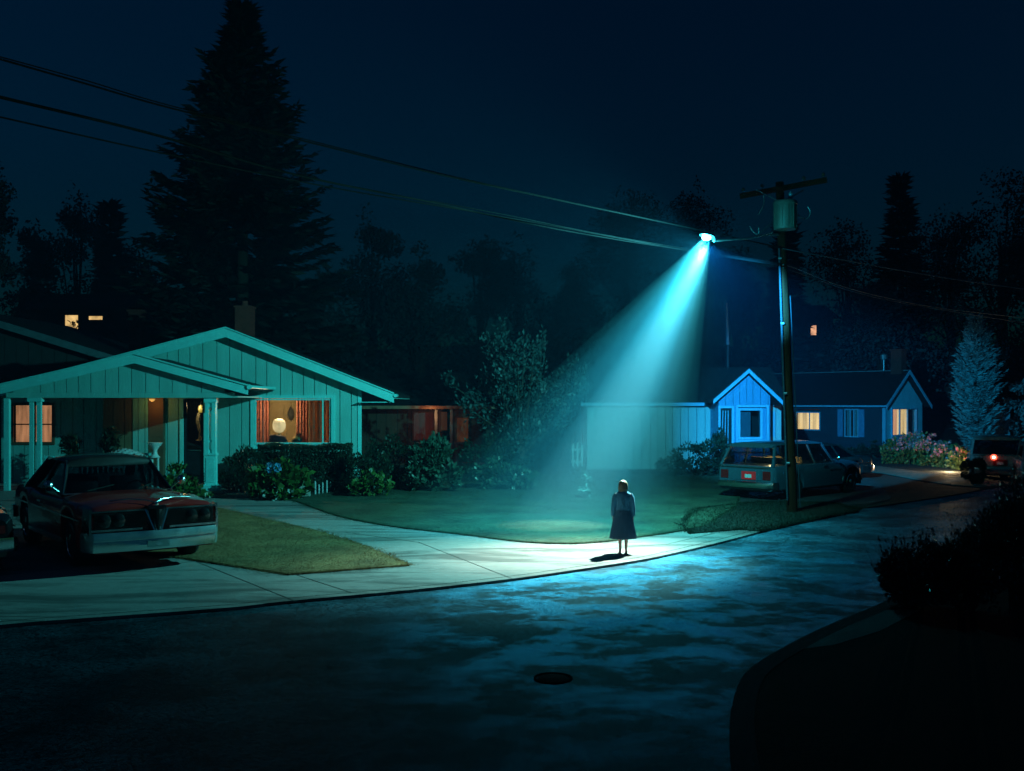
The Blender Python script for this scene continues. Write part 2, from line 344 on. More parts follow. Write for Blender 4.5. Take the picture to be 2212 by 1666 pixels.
# near corner plot at lower right
cp_px=[(1590,1720),(1576,1610),(1582,1520),(1612,1452),(1690,1400),(1790,1350),(1892,1308),(2050,1235),(2250,1150)]
CP=smooth([G(x,y,.09)[:2] for x,y in cp_px])
inner=[]
for i,p in enumerate(CP):
    a=Vector(CP[max(i-1,0)]); b=Vector(CP[min(i+1,len(CP)-1)]); d=(b-a).normalized(); s=Vector((d.y,-d.x))
    inner.append(tuple(Vector(p)+s*.22))
ring=CP+inner[::-1]
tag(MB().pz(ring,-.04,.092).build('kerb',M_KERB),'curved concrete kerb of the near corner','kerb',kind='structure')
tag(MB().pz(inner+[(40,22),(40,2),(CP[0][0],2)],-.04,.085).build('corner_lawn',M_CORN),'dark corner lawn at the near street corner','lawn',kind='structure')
path=[G(x,y,.1)[:2] for x,y in ((1705,1403),(1790,1362),(1890,1316),(1990,1316),(1900,1362),(1800,1392))]
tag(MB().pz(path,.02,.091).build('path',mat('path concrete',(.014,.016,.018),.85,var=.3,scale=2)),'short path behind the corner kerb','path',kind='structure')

# grass blades: nobody could count them
def inside(poly,p):
    x,y=p[:,0],p[:,1]; r=np.zeros(len(p),bool); n=len(poly)
    for i in range(n):
        x0,y0=poly[i]; x1,y1=poly[(i+1)%n]
        c=((y0>y)!=(y1>y))&(x<(x1-x0)*(y-y0)/((y1-y0) if y1!=y0 else 1e-9)+x0); r^=c
    return r
def blades(name,poly,n,h,m,label):
    P=np.array(poly); lo,hi=P.min(0),P.max(0)
    p=lo+rng.random((n*3,2))*(hi-lo); p=p[inside(poly,p)][:n]; n=len(p)
    E=[]
    for (x0,y0),(x1,y1) in zip(poly,list(poly[1:])+[poly[0]]):
        L=math.hypot(x1-x0,y1-y0); k=int(min(L,14)*260); t_=rng.random((k,1)); q=np.array((x0,y0))+t_*np.array((x1-x0,y1-y0)); E.append(q+rng.normal(0,.035,(k,2))*(1+2*(np.sin(t_*L*2.3)>.3)))
    p=np.concatenate([p]+E); n=len(p)
    b=np.concatenate([p,np.full((n,1),.118)],1); a=rng.random(n)*6.28; w=np.stack([np.cos(a),np.sin(a),np.zeros(n)],1)*.007
    t=b+np.stack([rng.normal(0,.03,n),rng.normal(0,.03,n),h*(.5+rng.random(n))],1)
    o=raw(name,np.stack([b-w,b+w,t],1).reshape(-1,3),3,m); return tag(o,label,'grass',kind='stuff')
M_BL=foliage('dry grass blades',[(.20,.11,.045),(.30,.16,.06),(.36,.18,.08)],.7,.2)
M_BR=foliage('green grass blades',[(.025,.045,.025),(.045,.075,.04),(.065,.09,.045)],.7,.2)
blades('grass',LL,45000,.03,M_BL,'short dry grass on the small olive lawn')
blades('grass',LR,90000,.03,M_BR,'short grass of the front lawn')
blades('grass',VG,9000,.05,foliage('verge blades',[(.008,.02,.01),(.015,.03,.015),(.03,.035,.02)],.7,.2),'rough dark grass round the foot of the utility pole')
# manhole
mh=thing('manhole_cover','round iron manhole cover sunk in the wet street','manhole cover',G(1195,1466,RZ))
c=G(1195,1466,RZ)
MB().lathe([(.0,.006),(.155,.006),(.165,.0),(.165,-.01)],(c[0],c[1],c[2]+.004),28).build('lid',mat('iron',(.010,.012,.014),.9,spec=.04,bump=.6),mh,smooth=40)
MB().loft([[(c[0]+r*math.cos(q),c[1]+r*math.sin(q),c[2]+z) for q in np.linspace(0,6.283,29)[:-1]] for r,z in ((.18,.002),(.18,.014),(.205,.014),(.21,.002))],caps=False).build('rim',mat('iron rim',(.004,.005,.006),.95,spec=.02),mh,smooth=40)
# ------------------------------------------------------------------ house materials
M_TEAL=mat('pale painted siding',(.21,.62,.58),.6,var=.16,scale=2.2,bump=.10,bscale=25,stretch=(1,1,.25))
M_GAP=mat('siding gap',(.05,.06,.06),.9)
M_TRIM=mat('white trim paint',(.22,.86,.84),.45,var=.08,scale=4)
M_ROOF=mat('dark shingles',(.018,.018,.02),.85,var=.4,scale=8,bump=.5,bscale=9)
M_OLIVE=mat('olive panel',(.20,.16,.09),.7,var=.15,scale=3)
M_BROWN=mat('brown panel',(.16,.09,.05),.7,var=.2,scale=3)
M_DARK=mat('dark interior',(.012,.014,.018),.7)
M_DOOR=mat('dark door paint',(.016,.018,.024),.3,var=.2)
M_GLASS=glass('window glass')
M_CHROME=mat('chrome',(.8,.8,.8),.2,1.,var=.04)
M_BRICK=mat('chimney brick',(.20,.035,.025),.85,var=.3,scale=9,bump=.5,bscale=14)
M_WHITE=mat('white enamel',(.8,.8,.78),.4)

def boards(mb,x0,x1,zb,zt,y,step=.42,gap=.028,depth=.03,open_=(),ytop=None):
    """vertical boards from zb(x) to zt(x), cut round rectangular openings (x0,x1,z0,z1)"""
    fb=zb if callable(zb) else (lambda x:zb); ft=zt if callable(zt) else (lambda x:zt)
    xs=[x0]; x=x0
    while x<x1-.05:
        x+=step*(.86+.28*random.random()); xs.append(min(x,x1))
    for a,b in zip(xs[:-1],xs[1:]):
        cuts=sorted({a+gap/2,b-gap/2}|{v for o in open_ for v in o[:2] if a+gap/2<v<b-gap/2}|({v for v in BREAKS if a+gap/2<v<b-gap/2}))
        for u,v in zip(cuts[:-1],cuts[1:]):
            if v-u<.004: continue
            m=(u+v)/2; segs=[(fb,ft)]
            ops=sorted([o for o in open_ if o[0]<m<o[1]],key=lambda o:o[2])
            lo=fb
            parts=[]
            for o in ops:
                parts.append((lo,(lambda x,z=o[2]:z))); lo=(lambda x,z=o[3]:z)
            parts.append((lo,ft))
            for f0,f1 in parts:
                z00,z01,z10,z11=f0(u),f0(v),f1(u),f1(v)
                if z10-z00<.02 and z11-z01<.02: continue
                mb.py([(u,z00),(v,z01),(v,max(z11,z01)),(u,max(z10,z00))],y,y+depth)
BREAKS=set()
def backing(mb,x0,x1,zb,ft,y,open_=()):
    """plain sheet of wall behind the boards with the openings left out"""
    xs=sorted({x0,x1}|{v for o in open_ for v in o[:2]}|{b for b in BREAKS if x0<b<x1})
    for u,v in zip(xs[:-1],xs[1:]):
        m=(u+v)/2; lo=lambda x:zb
        for o in sorted([o for o in open_ if o[0]-1e-6<m<o[1]+1e-6],key=lambda o:o[2]):
            if o[2]>zb+.01: mb.py([(u,lo(u)),(v,lo(v)),(v,o[2]),(u,o[2])],y,y+.10)
            lo=(lambda x,z=o[3]:z)
        mb.py([(u,lo(u)),(v,lo(v)),(v,ft(v)),(u,ft(u))],y,y+.10)
def frame(mb,x0,x1,z0,z1,y0,y1,w):
    mb.box(x0-w,x1+w,y0,y1,z1,z1+w); mb.box(x0-w,x1+w,y0,y1,z0-w,z0); mb.box(x0-w,x0,y0,y1,z0,z1); mb.box(x1,x1+w,y0,y1,z0,z1)
def rake(mb,pts,y0,y1,h):
    """fascia boards along a gable's top line, mitred at the joints"""
    low=[(x,z-h) for x,z in pts]
    for i in range(len(pts)-1): mb.py([pts[i],pts[i+1],low[i+1],low[i]],y0,y1)
def roof(mb,pts,y0,y1,t):
    for i in range(len(pts)-1):
        (a,za),(b,zb)=pts[i],pts[i+1]; mb.py([(a,za),(b,zb),(b,zb-t),(a,za-t)],y0,y1)
def curtain(mb,x0,x1,y,z0,z1,folds,amp=.05):
    n=folds*8; f=[]
    for k in range(n+1):
        x=x0+(x1-x0)*k/n; f.append((x,y+amp*math.sin(k*2*math.pi/8)+amp*.3*math.sin(k*1.3)))
    rings=[[(x,yy,z) for x,yy in f] for z in (z0,(z0+z1)/2,z1)]
    return mb.loft(rings,closed=False)
def lin(pts):
    xs=[p[0] for p in pts]; zs=[p[1] for p in pts]
    return lambda x: float(np.interp(x,xs,zs))

# ------------------------------------------------------------------ the pale teal house
YW=33.5
H1=thing('ranch_house','pale teal ranch house with porch gable and lamplit picture window','house',(-10,YW,0))
pkx,pkz=X(488,33.1),Z(711,33.1)
tipx,tipz=X(851,33.1),Z(853,33.1)
YO=33.12
lfx=-17.9; lfz=pkz-.262*(pkx-lfx)
top=[(lfx,lfz),(pkx,pkz),(tipx,tipz)]
tf=lin([(x,z-.15) for x,z in top])
pic=(X(549,YW),X(716,YW),Z(960,YW),Z(861,YW))
pwin=(X(30,YW),X(113,YW),Z(955,YW),Z(876,YW))
dr_=(X(397,YW),X(441,YW),.30,Z(861,YW))
wr=X(779,YW); wl=-17.2
BREAKS={pkx}
mb=MB(); boards(mb,wl,wr,.2,tf,YW,open_=(pic,pwin,dr_)); mb.k=1; backing(mb,wl,wr,.0,tf,YW+.031,(pic,pwin,dr_))
# side and rear walls, corner board
mb.k=0; mb.pz([(wr-.1,YW+.14),(wr,YW+.14),(-5.74,37.4),(-5.84,37.4)],0,3.45); mb.box(wl,wl+.1,YW+.14,37.4,0,lfz-.0)
mb.box(wl+.11,-5.85,37.42,37.5,0,3.1)
mb.build('wall',[M_TEAL,M_GAP],H1)
MB().box(wr-.09,wr+.035,YW-.03,YW-.002,.2,tf(wr)-.02).build('corner_board',M_TRIM,H1)
mb=MB(); roof(mb,top,YO+.03,38.2,.10); rf=mb.build('roof',M_ROOF,H1)
mb=MB(); roof(mb,[(x,z-.105) for x,z in top],YO+.06,38.15,.03); mb.build('soffit',M_TEAL,H1)
mb=MB(); rake(mb,[(x,z+.03) for x,z in top],YO-.06,YO,.30); mb.build('fascia',M_TRIM,H1)
mb=MB(); rake(mb,[(x,z+.075) for x,z in top],YO-.10,YO+.025,.042); mb.build('drip_edge',M_TRIM,rf)
mb=MB(); mb.tube([(tipx+.05,YO-.1,tipz-.03),(tipx+.05,YO+.35,tipz-.03)],.06,8); mb.build('gutter',M_TRIM,H1,smooth=50)
mb=MB(); mb.box(wr-.02,tipx-.15,YO+.05,33.44,tipz-.26,tipz-.235); mb.build('soffit',M_TRIM,H1)
# brick chimney
cx0,cx1=X(508,38),X(540,38); cz1=Z(668,38)
mb=MB(); z=3.4; k=0
while z<cz1:
    e=.0 if k%2 else .012; mb.box(cx0-e,cx1+e,38-e,38.7+e,z,z+.085 if k%2==0 else z+.02); z+=.085 if k%2==0 else .02; k+=1
mb.box(cx0-.05,cx1+.05,37.95,38.75,z,z+.07); mb.lathe([(.12,0),(.12,.2),(.10,.2),(.10,0)],((cx0+cx1)/2,38.3,z+.07),12)
mb.build('chimney',M_BRICK,rf)
# picture window
wf=MB(); frame(wf,*pic,YW-.05,YW+.10,.11); wfo=wf.build('window',M_TRIM,H1,smooth=0)
mb=MB(); frame(mb,pic[0]+.06,pic[1]-.06,pic[2]+.06,pic[3]-.06,YW-.0,YW+.07,.05)
mx=X(697,YW); mb.box(mx-.02,mx+.02,YW+.005,YW+.065,pic[2]+.06,pic[3]-.06); mb.build('sash',M_TRIM,wfo)
MB().box(pic[0]+.02,pic[1]-.02,YW+.075,YW+.081,pic[2]+.02,pic[3]-.02).build('pane',M_GLASS,wfo)
MB().box(pic[0]-.2,pic[1]+.2,YW-.12,YW-.055,pic[2]-.15,pic[2]-.105).build('sill',M_TRIM,wfo)
# living room behind it
rx0,rx1,ry1=pic[0]-.7,pic[1]+.18,37.2
mb=MB(); mb.box(rx0,rx1,ry1,ry1+.06,.4,3.45); mb.box(rx0-.06,rx0,YW+.14,ry1,.4,3.45); mb.box(rx1,rx1+.06,YW+.14,ry1,.4,3.45)
mb.box(rx0,rx1,YW+.14,ry1,3.45,3.51); mb.box(rx0,rx1,YW+.14,ry1,.34,.4)
mb.build('room_wall',mat('room plaster',(.46,.38,.20),.85,var=.3,scale=1.5),H1)
M_CURT=cloth('terracotta curtain',(.45,.17,.12))
M_CURT2=cloth('orange curtain',(.66,.31,.20))
for name,a,b,y,m,lab in (('curtain',pic[0]-.1,X(577,YW),YW+.32,M_CURT,'dark terracotta curtain at the near side of the picture window'),
                  ('curtain',X(640,YW+.6),X(667,YW+.6),YW+.60,M_CURT,'deep red inner drape right of the table lamp'),
                  ('curtain',X(664,YW),pic[1]+.1,YW+.30,M_CURT2,'bright orange curtain at the corner end of the picture window')):
    o=curtain(MB(),a,b,y,pic[2]-.3,pic[3]+.12,5 if b-a>.5 else 4).build(name,m,smooth=180,origin=(a,y,pic[2]-.3),fix=False)
    tag(o,lab,'curtain','curtains of the picture window')
# table lamp inside
lc=V(603,921,34.6)
tl=thing('table_lamp','lit table lamp with round cream shade inside the picture window','lamp',(lc[0],lc[1],1.62))
MB().lathe([(.02,-.24),(.13,-.2),(.215,-.08),(.23,.05),(.20,.18),(.12,.25),(.05,.265)],lc,24).build('lamp_shade',lit('lamp shade glow',(1,.74,.36),1.0,(4,4,4)),tl,smooth=60)
MB().lathe([(.10,1.62),(.11,1.65),(.03,1.7),(.05,1.82),(.03,1.95),(.015,2.03)],(lc[0],lc[1],0),16).build('lamp_base',mat('gold ceramic',(.5,.33,.08),.3),tl,smooth=60)
tb=thing('side_table','small dark side table carrying the lit lamp','table',(lc[0],lc[1],.4))
MB().lathe([(.0,1.58),(.34,1.58),(.36,1.6),(.34,1.62),(.0,1.62)],(lc[0],lc[1],0),24).build('table_top',M_BROWN,tb,smooth=40)
MB().lathe([(.17,.4),(.05,.45),(.035,1.0),(.06,1.58)],(lc[0],lc[1],0),12).build('leg',M_BROWN,tb,smooth=60)
ac=thing('armchair','dark blue armchair below the lamp inside the picture window','armchair',(X(597,34.2),34.2,.4))
bx=X(597,34.2)
MB().loft([[(bx+math.cos(q)*w,34.1+math.sin(q)*d,z) for q in np.linspace(0,6.28,17)[:-1]] for w,d,z in ((.4,.22,.85),(.44,.2,1.3),(.42,.16,1.66),(.34,.13,1.83),(.16,.1,1.9))]).build('backrest',mat('blue upholstery',(.012,.02,.04),.8),ac,smooth=60)
MB().box(bx-.4,bx+.4,33.95,34.55,.55,.85).build('seat',mat('blue upholstery',(.012,.02,.04)),ac)
for sx in (-1,1): MB().box(bx+sx*.47-.07,bx+sx*.47+.07,33.95,34.55,.55,1.15).build('armrest',mat('blue upholstery',(.012,.02,.04)),ac)
for sx in (-1,1):
    for yy in (34.0,34.5): MB().box(bx+sx*.4-.03,bx+sx*.4+.03,yy-.03,yy+.03,.4,.55).build('leg',M_BROWN,ac)
vc=V(643,941,34.2)
vz=thing('vase','squat two tone vase on the window ledge right of the lamp','vase',(vc[0],vc[1],1.48))
MB().lathe([(.08,1.48),(.15,1.55),(.19,1.68),(.15,1.82),(.07,1.9),(.08,1.98)],(vc[0],vc[1],0),18).build('body',mat('ochre glaze',(.4,.28,.12),.35),vz,smooth=60)
MB().lathe([(.152,1.60),(.196,1.68),(.176,1.75)],(vc[0],vc[1],0),18).build('band',mat('dark glaze',(.02,.05,.06),.3),vz,smooth=60)
MB().box(pic[0]-.1,pic[1]+.1,YW+.14,YW+.28,1.28,1.32).build('window_ledge',M_BROWN,H1)
wl2=thing('wall_sconce','dark leaf shaped wall ornament above the lit lamp','ornament',V(628,895,37.1))
q=V(628,895,37.1)
MB().lathe([(.0,-.25),(.09,-.16),(.13,.0),(.09,.16),(.0,.3)],q,10).build('plate',mat('slate',(.06,.07,.07),.6),wl2,smooth=40)

# porch ------------------------------------------------------------
YF=30.3
ppx,ppz=X(291,YF),Z(768,YF)
prx,prz=X(536,YF),Z(836,YF)
plx,plz=X(-14,YF),Z(838,YF)
pt=[(plx,plz),(ppx,ppz),(prx,prz)]
mb=MB(); roof(mb,pt,YF+.04,YW-.02,.10); prf=mb.build('porch_roof',M_ROOF,H1)
mb=MB(); rake(mb,[(x,z+.03) for x,z in pt],YF-.05,YF+.0,.27); mb.build('fascia',M_TRIM,prf)
mb=MB(); rake(mb,[(x,z+.075) for x,z in pt],YF-.09,YF+.03,.042); mb.build('drip_edge',M_TRIM,prf)
mb=MB(); mb.tube([(prx+.06,YF-.08,prz-.0),(prx+.06,YW-.1,prz-.0)],.055,8); mb.lathe([(.0,0),(.075,0),(.075,.03),(.0,.03)],(prx+.06,YF-.11,prz),12,'y'); mb.build('gutter',M_TRIM,prf,smooth=50)
bz=3.31; pf=lin([(x,z-.16) for x,z in pt])
BREAKS={ppx}
gx0,gx1=X(28,YF+.2),X(486,YF+.2)
mb=MB(); boards(mb,gx0,gx1,bz,lambda x:max(bz,pf(x)),YF+.18,open_=()); mb.k=1
mb.py([(gx0,bz),(gx1,bz),(gx1,max(bz+.01,pf(gx1))),(ppx,pf(ppx)),(gx0,max(bz+.01,pf(gx0)))],YF+.211,YF+.26)
mb.k=0; mb.box(plx+.3,prx-.5,YF+.16,YF+.32,bz-.16,bz-.004)
mb.build('gable_panel',[M_TEAL,M_GAP],H1)
mb=MB().box(plx+.3,prx-.4,YF+.33,YW-.03,3.16,3.20); mb.build('porch_ceiling',M_TEAL,H1)
MB().box(-17.3,X(478,YF),YF+.05,YW-.02,-.02,.30).build('porch_floor',M_CONC,H1)
def slim_posts(px0,px1,y,parent,z0=.30,z1=3.15):
    a,b=X(px0,y),X(px1,y); w=(b-a)
    o=MB(); o.box(a,a+w*.36,y,y+.1,z0,z1); o.box(b-w*.36,b,y,y+.1,z0,z1); o.box(a+w*.37,b-w*.37,y+.02,y+.08,z0,z0+.5); o.box(a-.04,b+.04,y-.04,y+.14,z1-.12,z1-.002)
    return o
slim_posts(63,88,YF+.2,H1).build('porch_column',M_TRIM,H1)
cxa,cxb=X(443,YF+.25),X(465,YF+.25); yc=YF+.25
o=MB(); w=cxb-cxa
o.box(cxa,cxa+w*.34,yc,yc+.2,1.45,3.0); o.box(cxb-w*.34,cxb,yc,yc+.2,1.45,3.0); o.box(cxa+w*.345,cxb-w*.345,yc+.04,yc+.16,1.45,1.55); o.box(cxa+w*.345,cxb-w*.345,yc+.04,yc+.16,1.78,1.84); o.box(cxa+w*.345,cxb-w*.345,yc+.05,yc+.16,2.86,3.0)
o.box(cxa-.03,cxb+.03,yc-.03,yc+.23,3.0,3.145); o.box(cxa-.035,cxb+.035,yc-.035,yc+.235,1.38,1.45)
o.box(cxa-.01,cxb+.01,yc-.01,yc+.21,.5,1.38); o.box(cxa+.03,cxb-.03,yc-.022,yc-.011,.56,1.3); o.box(cxa-.03,cxb+.03,yc-.04,yc+.24,.46,.5)
o.box(cxa-.1,cxb+.1,yc-.1,yc+.3,.302,.46)
o.build('porch_column',M_TRIM,H1)
MB().box(X(8,YF+.2),X(19,YF+.2),YF+.2,YF+.33,.3,3.15).build('porch_column',M_TRIM,H1)
# low porch rail
mb=MB(); mb.box(X(96,YF+.3),X(300,YF+.3),YF+.26,YF+.32,1.30,1.37); mb.box(X(96,YF+.3),X(300,YF+.3),YF+.26,YF+.32,.42,.47)
x=X(98,YF+.3)
while x<X(298,YF+.3): mb.box(x,x+.035,YF+.27,YF+.31,.47,1.30); x+=.16
mb.build('railing',M_TRIM,H1)
# bay with olive front and warm brown return wall
yb=33.25; bxr=X(352,yb); bxs=X(320,yb); bxl=X(222,yb)
mb=MB(); BREAKS=set(); boards(mb,bxl,X(284,yb),.3,3.15,yb,step=.34); mb.build('bay_front',M_OLIVE,H1)
mb=MB(); boards(mb,X(286,yb),bxs,.3,3.15,yb,step=.2); mb.build('bay_front',M_TEAL,H1)
mb=MB(); mb.box(bxs+.01,bxr,yb+.02,YW-.003,.3,1.42); mb.box(bxs+.01,bxr+.02,yb+.0,YW-.003,1.42,1.47); mb.box(bxs+.01,bxr,yb+.02,YW-.003,1.47,3.15)
mb.build('bay_side',M_BROWN,H1)
MB().box(bxl,bxs,yb+.04,YW-.003,.3,3.15).build('bay_core',M_OLIVE,H1)
# porch window: lit blind
wf=MB(); frame(wf,*pwin,YW-.05,YW+.08,.09); wfo=wf.build('window',M_BROWN,H1)
mb=MB(); xm=(pwin[0]+pwin[1])/2+.05; mb.box(xm-.03,xm+.03,YW-.02,YW+.05,pwin[2],pwin[3]); mb.box(pwin[0],xm-.031,YW-.02,YW+.05,2.25,2.29); mb.box(xm+.031,pwin[1],YW-.02,YW+.05,2.25,2.29); mb.build('sash',M_BROWN,wfo)
MB().box(pwin[0],pwin[1],YW+.055,YW+.06,pwin[2],pwin[3]).build('pane',M_GLASS,wfo)
o=curtain(MB(),pwin[0]-.05,pwin[1]+.05,YW+.25,pwin[2]-.1,pwin[3]+.05,6,.03).build('curtain',lit('lit peach blind',(1,.42,.20),.55,(9,1,1.2),(.5,.3,.2)),smooth=180,origin=(pwin[0],YW+.25,pwin[2]-.1),fix=False)
tag(o,'glowing peach curtain inside the porch window','curtain')
# door
wf=MB(); a,b,c,d=dr_; wf.box(a-.12,a,YW-.05,YW+.1,c,d+.1); wf.box(b,b+.12,YW-.05,YW+.1,c,d+.1); wf.box(a,b,YW-.05,YW+.1,d,d+.1); wfo=wf.build('door_frame',M_TRIM,H1)
mb=MB(); mb.box(a-.5,b+.5,35.6,35.65,.3,3.3); mb.box(a-.55,a-.5,YW+.14,35.6,.3,3.3); mb.box(b+.5,b+.55,YW+.14,35.6,.3,3.3); mb.box(a-.5,b+.5,YW+.14,35.6,3.3,3.35); mb.build('hallway',M_DARK,H1)
dl=MB(); 
for z0,z1 in ((.31,.36),(1.35,1.43),(d-.1,d-.01)): dl.box(a+.09,b-.09,YW+.06,YW+.09,z0,z1)
dl.box(a+.01,a+.085,YW+.06,YW+.09,.31,d-.01); dl.box(b-.085,b-.01,YW+.06,YW+.09,.31,d-.01); dl.box(a+.09,b-.09,YW+.065,YW+.085,.36,1.35)
dlo=dl.build('door',M_DOOR,H1)
MB().box(a+.09,b-.09,YW+.072,YW+.076,1.43,d-.1).build('pane',glass('dark door glass',(.75,.78,.8),.08),dlo)
MB().box(a+.2,b-.12,YW+.02,YW+.055,1.375,1.40).build('handle',M_CHROME,dlo)
# hall lamp with amber shade and a pale scarf on a hook beneath it
q=V(434,883,34.5)
hl=thing('hall_lamp','small amber lamp glowing high inside the dark doorway','lamp',(q[0],q[1],q[2]))
MB().lathe([(.02,-.14),(.075,-.11),(.095,-.02),(.08,.08),(.02,.13)],q,16).build('lamp_shade',lit('amber glass glow',(1,.68,.08),.75,(5,5,5)),hl,smooth=60)
MB().lathe([(.012,.13),(.012,3.3-q[2])],q,8).build('rod',M_DARK,hl)
q=V(431,930,34.5)
MBs=MB(); prof=[(-.02,.62,.03),(-.06,.45,.06),(-.075,.25,.075),(-.04,.05,.07),(.0,-.12,.05),(.02,-.28,.06),(-.03,-.36,.13)]
MBs.loft([[(q[0]+x+math.cos(t)*w*(1+.25*math.sin(3*t)),q[1]+math.sin(t)*w*.5,q[2]+z) for t in np.linspace(0,6.28,13)[:-1]] for x,z,w in prof])
o=MBs.build('scarf',mat('cream cloth',(.75,.68,.5),.8),smooth=60,origin=(q[0],q[1],q[2]-.36)); tag(o,'cream scarf hanging inside the dark doorway','scarf')
# front step
MB().pz([G(452,1076,.1)[:2],G(548,1070,.1)[:2],(X(546,YF+.04),YF+.04),(X(452,YF+.04),YF+.04)],.101,.20).build('front_step',mat('step concrete',(.45,.43,.36),.7,var=.2,scale=3),H1)
MB().box(X(478,YF)+.002,X(550,YF),YF+.05,YF+.9,.05,.19).build('stoop',M_CONC,H1)
# porch ceiling lamp
q=(bxr-.2,yb-.45,3.15)
pl=thing('ceiling_lamp','small amber porch lamp under the porch ceiling','lamp',q)
MB().lathe([(.09,0),(.10,-.03),(.07,-.09),(.0,-.11)],q,18).build('lamp_shade',lit('porch amber glow',(1,.55,.12),.6,(5,5,5)),pl,smooth=60)
MB().lathe([(.11,.0),(.11,-.02),(.095,-.021)],q,18).build('collar',M_BROWN,pl)
# porch things
q=(X(335,30.9),30.9,.30)
pd=thing('garden_pedestal','slim white pedestal with a flared bowl on the porch','pedestal',q)
for s in (-1,1): MB().lathe([(.045,.05),(.035,.15),(.035,.95),(.045,1.0)],(q[0]+s*.09,q[1],.3),10).build('leg',M_WHITE,pd,smooth=50)
MB().lathe([(.2,0),(.2,.05)],q,16).build('foot',M_WHITE,pd,smooth=40)
MB().lathe([(.16,1.0),(.12,1.04),(.07,1.12),(.06,1.2),(.11,1.3),(.2,1.4),(.23,1.46),(.2,1.46),(.1,1.36)],q,18).build('bowl',M_WHITE,pd,smooth=60)
q=(X(272,30.9),30.9,.3)
bn=thing('porch_bench','pale slatted bench on the porch behind the railing','bench',q)
for s in (-1,1):
    MB().box(q[0]+s*.62-.03,q[0]+s*.62+.03,30.7,31.1,.3,.8).build('leg',M_TRIM,bn)
mb=MB(); 
for k in range(5): mb.box(q[0]-.7,q[0]+.7,30.68+k*.09,30.75+k*.09,.8,.84)
mb.build('seat',M_TRIM,bn)
mb=MB()
for k in range(4): mb.box(q[0]-.7,q[0]+.7,31.12,31.15,.95+k*.13,1.04+k*.13)
mb.build('backrest',M_TRIM,bn)
bl=MB(); nn=18; g=[]
for j in range(nn):
    for i in range(nn):
        u,v=i/(nn-1)-.5,j/(nn-1)-.5
        g.append((q[0]+u*1.15,q[1]-.1+v*.55,1.34+.22*math.exp(-(u*u*6+v*v*5))+.06*math.sin(i*1.9+j*.8)*math.cos(j*1.5-i*.5)-.55*max(0,abs(v)-.38)))
bl.add(g,[(j*nn+i,j*nn+i+1,(j+1)*nn+i+1,(j+1)*nn+i) for j in range(nn-1) for i in range(nn-1)])
o=bl.build('blanket',mat('pale blanket',(.7,.75,.75),.8,var=.1),smooth=180,origin=(q[0],q[1],1.3),fix=False); tag(o,'crumpled pale blanket heaped along the porch railing','blanket')
def potted(px,py,d,h,label,seed):
    b=V(px,py,d); t=thing('potted_plant',label,'plant',(b[0],b[1],.3),group='potted plants on the porch')
    MB().lathe([(.10,.3),(.14,.4),(.17,.62),(.19,.64),(.17,.66),(.0,.62)],(b[0],b[1],0),16).build('pot',M_BROWN,t,smooth=50)
    p,dr=lump_pts(500,(b[0],b[1],b[2]),(.32,.3,h),.2); p=p[p[:,2]>.64]
    raw('leaves',leaf_quads(p,.16,.35),4,_M['dark leaf'],t)
foliage('dark leaf',[(.008,.016,.008),(.02,.035,.015),(.035,.05,.02)],.45,.4)
potted(152,964,31.6,.42,'dark spiky potted plant left of the olive bay',1)
potted(238,955,31.3,.5,'dark potted plant against the olive bay front',2)
# ------------------------------------------------------------------ the blue cottage
M_BLUE=mat('pale blue paint',(.07,.30,.54),.55,var=.12,scale=2.5,bump=.1,bscale=25,stretch=(1,1,.3))
M_BLUET=mat('white blue trim',(.2,.5,.72),.45,var=.08)
M_GREYW=mat('weathered pale wall',(.38,.54,.56),.75,var=.18,scale=1.3,bump=.15,bscale=20,stretch=(1,1,.3))
H2=thing('blue_cottage','small blue gabled cottage with bay window and long low garage wing','house',(9.5,43,0))
yg=41.2
pk=(X(1618,yg),Z(799,yg)); le=(X(1541,yg),Z(866,yg)); ri=(X(1694,yg),Z(871,yg))
gt=[le,pk,ri]; gf=lin([(x,z-.13) for x,z in gt]); BREAKS={pk[0]}
yw=41.7
wx0,wx1=X(1552,yw),X(1664,yw)
bay=(X(1598,yw),X(1641,yw),Z(944,yw),Z(887,yw))
door=(X(1556,yw),X(1580,yw),.45,Z(882,yw))
mb=MB(); boards(mb,wx0,wx1,.1,gf,yw,step=.3,gap=.02,open_=(bay,door)); mb.k=1; backing(mb,wx0,wx1,0,gf,yw+.031,(bay,door))
mb.k=0; mb.box(wx1-.1,wx1,yw+.14,43.4,0,2.98); mb.box(wx0,wx0+.1,yw+.14,43.4,0,2.98)
mb.build('gable_wall',[M_BLUE,M_GAP],H2)
BREAKS=set()
gl0=X(1268,43.4); gl1=11.75
mb=MB(); gwin=(X(1677,43.4),X(1684,43.4),1.6,2.7)
boards(mb,gl0,wx0+.05,.1,2.98,43.4,step=.33,gap=.022); mb.k=1; backing(mb,gl0,wx0+.05,0,lambda x:2.98,43.431)
mb.k=0; boards(mb,wx1+.02,gl1,.1,2.98,43.4,step=.33,gap=.022); mb.k=1; backing(mb,wx1+.02,gl1,0,lambda x:2.98,43.431)
mb.k=0; mb.box(gl0,gl0+.1,43.54,49.4,0,2.98); mb.box(gl1-.1,gl1,43.54,49.4,0,2.98); mb.box(gl0+.11,gl1-.11,49.3,49.4,0,2.98)
mb.build('wall',[M_GREYW,M_GAP],H2)
MB().box(gl1-.38,gl1-.28,43.36,43.397,1.5,2.6).build('shutter',M_BLUET,H2)
